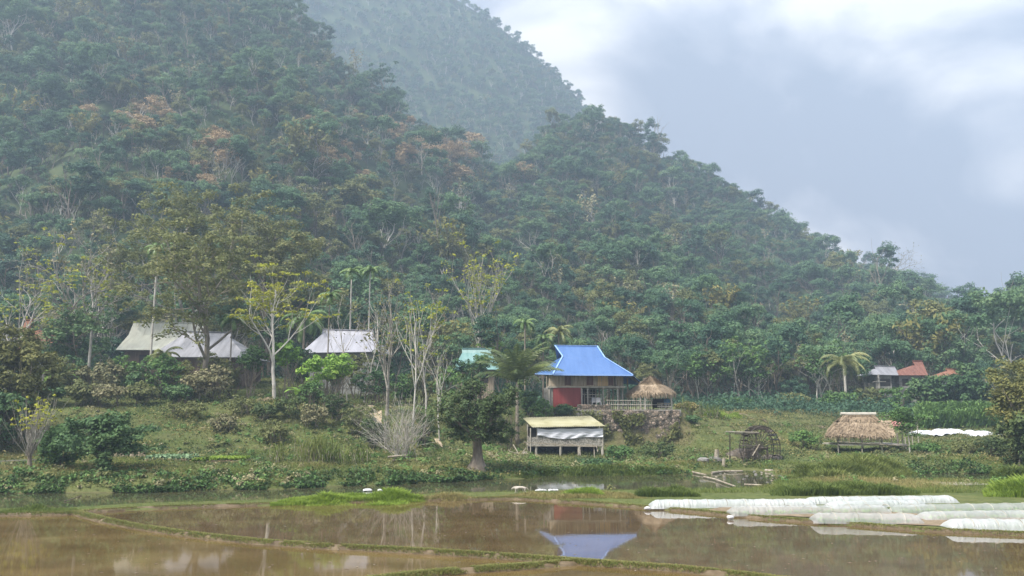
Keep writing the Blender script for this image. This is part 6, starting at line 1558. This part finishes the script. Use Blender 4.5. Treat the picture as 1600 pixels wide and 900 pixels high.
turf(770, 779, 1020, 779, 2.6, 9000, .2, M['grass_dry'], 'short dry grass along the near river edge by the dog', 72, w=.08)
turf(1100, 702, 1160, 700, 3.0, 2600, .5, M['grass_lime'], 'light green grass patch left of the water wheel', 71, w=.1)
# low thickets scattered over the open slopes
rr_ = rng_(700); cs = []; rs = []
for px0, px1, y0, y1, n in ((-40, 860, 54, 73, 1300), (1065, 1640, 58, 90, 800), (-40, 700, 41.8, 46, 420), (800, 1060, 54, 63, 260), (620, 860, 56, 77, 260), (-40, 700, 46, 54, 200), (880, 1640, 42.5, 50, 420), (-40, 140, 34, 36, 30)):
    X, Y, p = field(px0, px1, y0, y1, n, n); k = fbm(X * .3, Y * .3, 44, 3) > -.04; X, Y = X[k], Y[k]; r_ = rr_.uniform(.10, .42, len(X)) * (.6 + .8 * vn(X * .2, Y * .2, 4)); k = ground(X, Y) > .1
    cs.append(np.stack([X, Y, ground(X, Y) + r_ * .35], 1)[k]); rs.append(r_[k])
cs = np.concatenate(cs); rs = np.concatenate(rs); hf = rr_.random(len(cs)); parts = []
for i, s in enumerate((hf < .4, (hf >= .4) & (hf < .75), hf >= .75)): parts.append((*clumps_leaves(cs[s], rs[s], 42, .09, rr_, flat=.8, up=.5), i))
stuff('thicket', parts, [M['leaf_green'], M['leaf_olive'], M['leaf_dry']], 'low scrubby thickets dotted over the banks and slopes')
# leafy fringe hanging over the far edge of the river
n = 36000; p = rng.uniform(-60, 1660, n); yf = np.interp(np.clip(p, 0, 1600), _cp, [COLS[c][1][1][0] for c in _cp]); Y = yf - .5 + rng.random(n) ** 1.8 * 2.6; X = (p - 800) / PXK * Y; Z = ground(X, Y)
k = (Z > -.15) & (fbm(X * .8, Y * .8, 141, 3) > -.06 + .1 * rng.random(n)) & ~((p > 1090) & (p < 1215)); X, Y, Z = X[k], Y[k], np.maximum(Z[k], 0)
P = np.stack([X, Y, Z + rng.random(len(X)) * .34 * (.15 + 1.1 * vn(X * 1.3, Y * 1.3, 19))], 1); s = rng.random(len(P)) < .5
stuff('bank_weeds', [(*quads(P[s], .12, rng, up=.3), 0), (*quads(P[~s], .12, rng, up=.4), 1)], [M['leaf_riverside'], M['leaf_green']], 'dark leafy weeds crowding the far edge of the river')
# dark corn rows beyond the hut
X, Y, p = field(1440, 1560, 93, 98, 900, 7); P = np.stack([X, Y, ground(X, Y)], 1)
Lc = np.concatenate([P + [0, 0, f] for f in (.1, .45, .8, 1.15, 1.45)]); parts = [(*blades(Lc, .8, .16, .8, rng, 2), 0)]
stuff('corn_crop', parts, [M['leaf_green']], 'dark green standing corn crop at the far side of the right field', 'corn')
# ivy and weeds on the retaining walls and behind the shed
n = 9000; X = rng.uniform(plx(856, 78), plx(1060, 78), n); Zv = .6 + 3.5 * rng.random(n) ** 1.1; k = fbm(X * .9, Zv * .9, 33, 3) > .11
k |= (X < plx(938, 78)) & (rng.random(n) < .4); X, Zv = X[k], Zv[k]
P = np.stack([X, 77.45 + (Zv - .4) * .12 + rng.uniform(-.3, .1, len(X)), Zv], 1)
stuff('wall_creepers', [(*quads(P, .17, rng, up=.2), 0)], [M['leaf_olive']], 'creepers and weeds growing over the stone retaining walls', 'creepers')
# tangle of undergrowth under the forest edge
X, Y, p = field(-60, 1700, 96, 132, 110000, 9); k = ~((p > 850) & (p < 1060) & (Y < 98)); X, Y = X[k], Y[k]
hm = np.clip(fbm(X * .25, Y * .25, 71, 3) * 5 + 1.3, .2, 3); P = np.stack([X, Y, ground(X, Y) + rng.random(len(X)) ** 1.6 * hm], 1)
stuff('undergrowth', [(*quads(P, .2, rng, up=.3), 0)], [M['leaf_forest_deep']], 'dark undergrowth filling the foot of the forest', 'undergrowth')

# ---- dikes
M['mud'] = surf('damp_mud', [(0.06, 0.042, 0.022), (0.11, 0.08, 0.045), (0.17, 0.13, 0.08)], scale=2.5, detail=7, rough=.75, bump=.6)
def dike(name, line, w, h, seed, label_px=True):
    P = np.array(line); d = np.r_[0, np.cumsum(np.hypot(*np.diff(P, axis=0).T))]; t = np.arange(0, d[-1], .12)
    X = np.interp(t, d, P[:, 0]); Y = np.interp(t, d, P[:, 1]); dx, dy = np.gradient(X), np.gradient(Y); l = np.hypot(dx, dy); nx_, ny_ = -dy / l, dx / l
    prof = [(-1, -.12), (-.8, .25), (-.5, .8), (0, 1), (.5, .85), (.85, .3), (1, -.12)]; V = []
    wv = 1 + .5 * fbm(t * .8, t * 0 + seed, seed, 3)
    for a, b in prof:
        j = fbm(t * 2.5 + a * 9, t * .1 + seed, seed + 3, 3) * .10
        V.append(np.stack([X + nx_ * (a * w / 2 * wv + j), Y + ny_ * (a * w / 2 * wv + j), b * h * (1 + .5 * fbm(t * 1.4, t * 0 + a, seed + 7, 2)) + 0 * t], 1))
    V = np.stack(V, 1).reshape(-1, 3); m = len(prof); i, j = np.meshgrid(np.arange(len(t) - 1), np.arange(m - 1), indexing='ij'); q = (i * m + j).ravel()
    tag(link(name, np_mesh(name, [(V, np.stack([q, q + m, q + m + 1, q + 1], 1), 0)], [M['mud']], smooth=True)), kind='structure')
    return X, Y, nx_, ny_
def dike_grass(X, Y, nx_, ny_, w, h, n, seed, bl=.09):
    r = rng_(seed); k = r.integers(0, len(X), n); o = r.normal(0, .24, n).clip(-.5, .5) * w
    P = np.stack([X[k] + nx_[k] * o + r.normal(0, .05, n), Y[k] + ny_[k] * o + r.normal(0, .05, n), h * (1 - (np.abs(o) / w * 1.7) ** 2)], 1)
    keep = fbm(P[:, 0] * 1.5, P[:, 1] * 1.5, seed, 3) > -.17; P = P[keep]; s = r.random(len(P)) < .5
    return [(*blades(P[s], bl, .014, .6, r, 3), 0), (*blades(P[~s], bl, .014, .6, r, 3), 1)]
lineA = [at_px(px, float(dikeY(px)) + .12) for px in np.linspace(-120, 1750, 150)]
gp = []
a_ = dike('dike', lineA, .42, .11, 5); gp += dike_grass(*a_, .38, .10, 20000, 6, .055)
LB = [tuple(b) for b in bB]; a_ = dike('dike', LB, .44, .12, 15); gp += dike_grass(*a_, .42, .11, 26000, 16, .055)
LC = [tuple(gpt(a, b)[:2]) for a, b in DIKE_C]; a_ = dike('dike', LC, .46, .11, 25); gp += dike_grass(*a_, .44, .10, 13000, 26, .055)
M['grass_pale'] = leafmat('grass_pale', [(0.10, 0.14, 0.04), (0.17, 0.20, 0.06), (0.27, 0.28, 0.11)], trans=.3, k=1.3)
stuff('dike_grass', gp, [M['grass_pale'], M['grass_dry']], 'short trampled grass growing along the paddy dikes', 'grass')
# floating scraps on the paddy
n = 260; px = rng.uniform(100, 1590, n); row = rng.uniform(800, 895, n); P = np.array([gpt(a, b, .008) for a, b in zip(px, row)])
k = P[:, 1] < np.array([float(dikeY(q)) - .4 for q in px]); P = P[k]; V, Fb = quads(P, .05, rng, up=9, elong=2.2); V[:, 2] = .008
stuff('floating_bits', [(V, Fb, 0)], [M['bark_brown']], 'leaf scraps floating on the flooded paddy', 'debris')
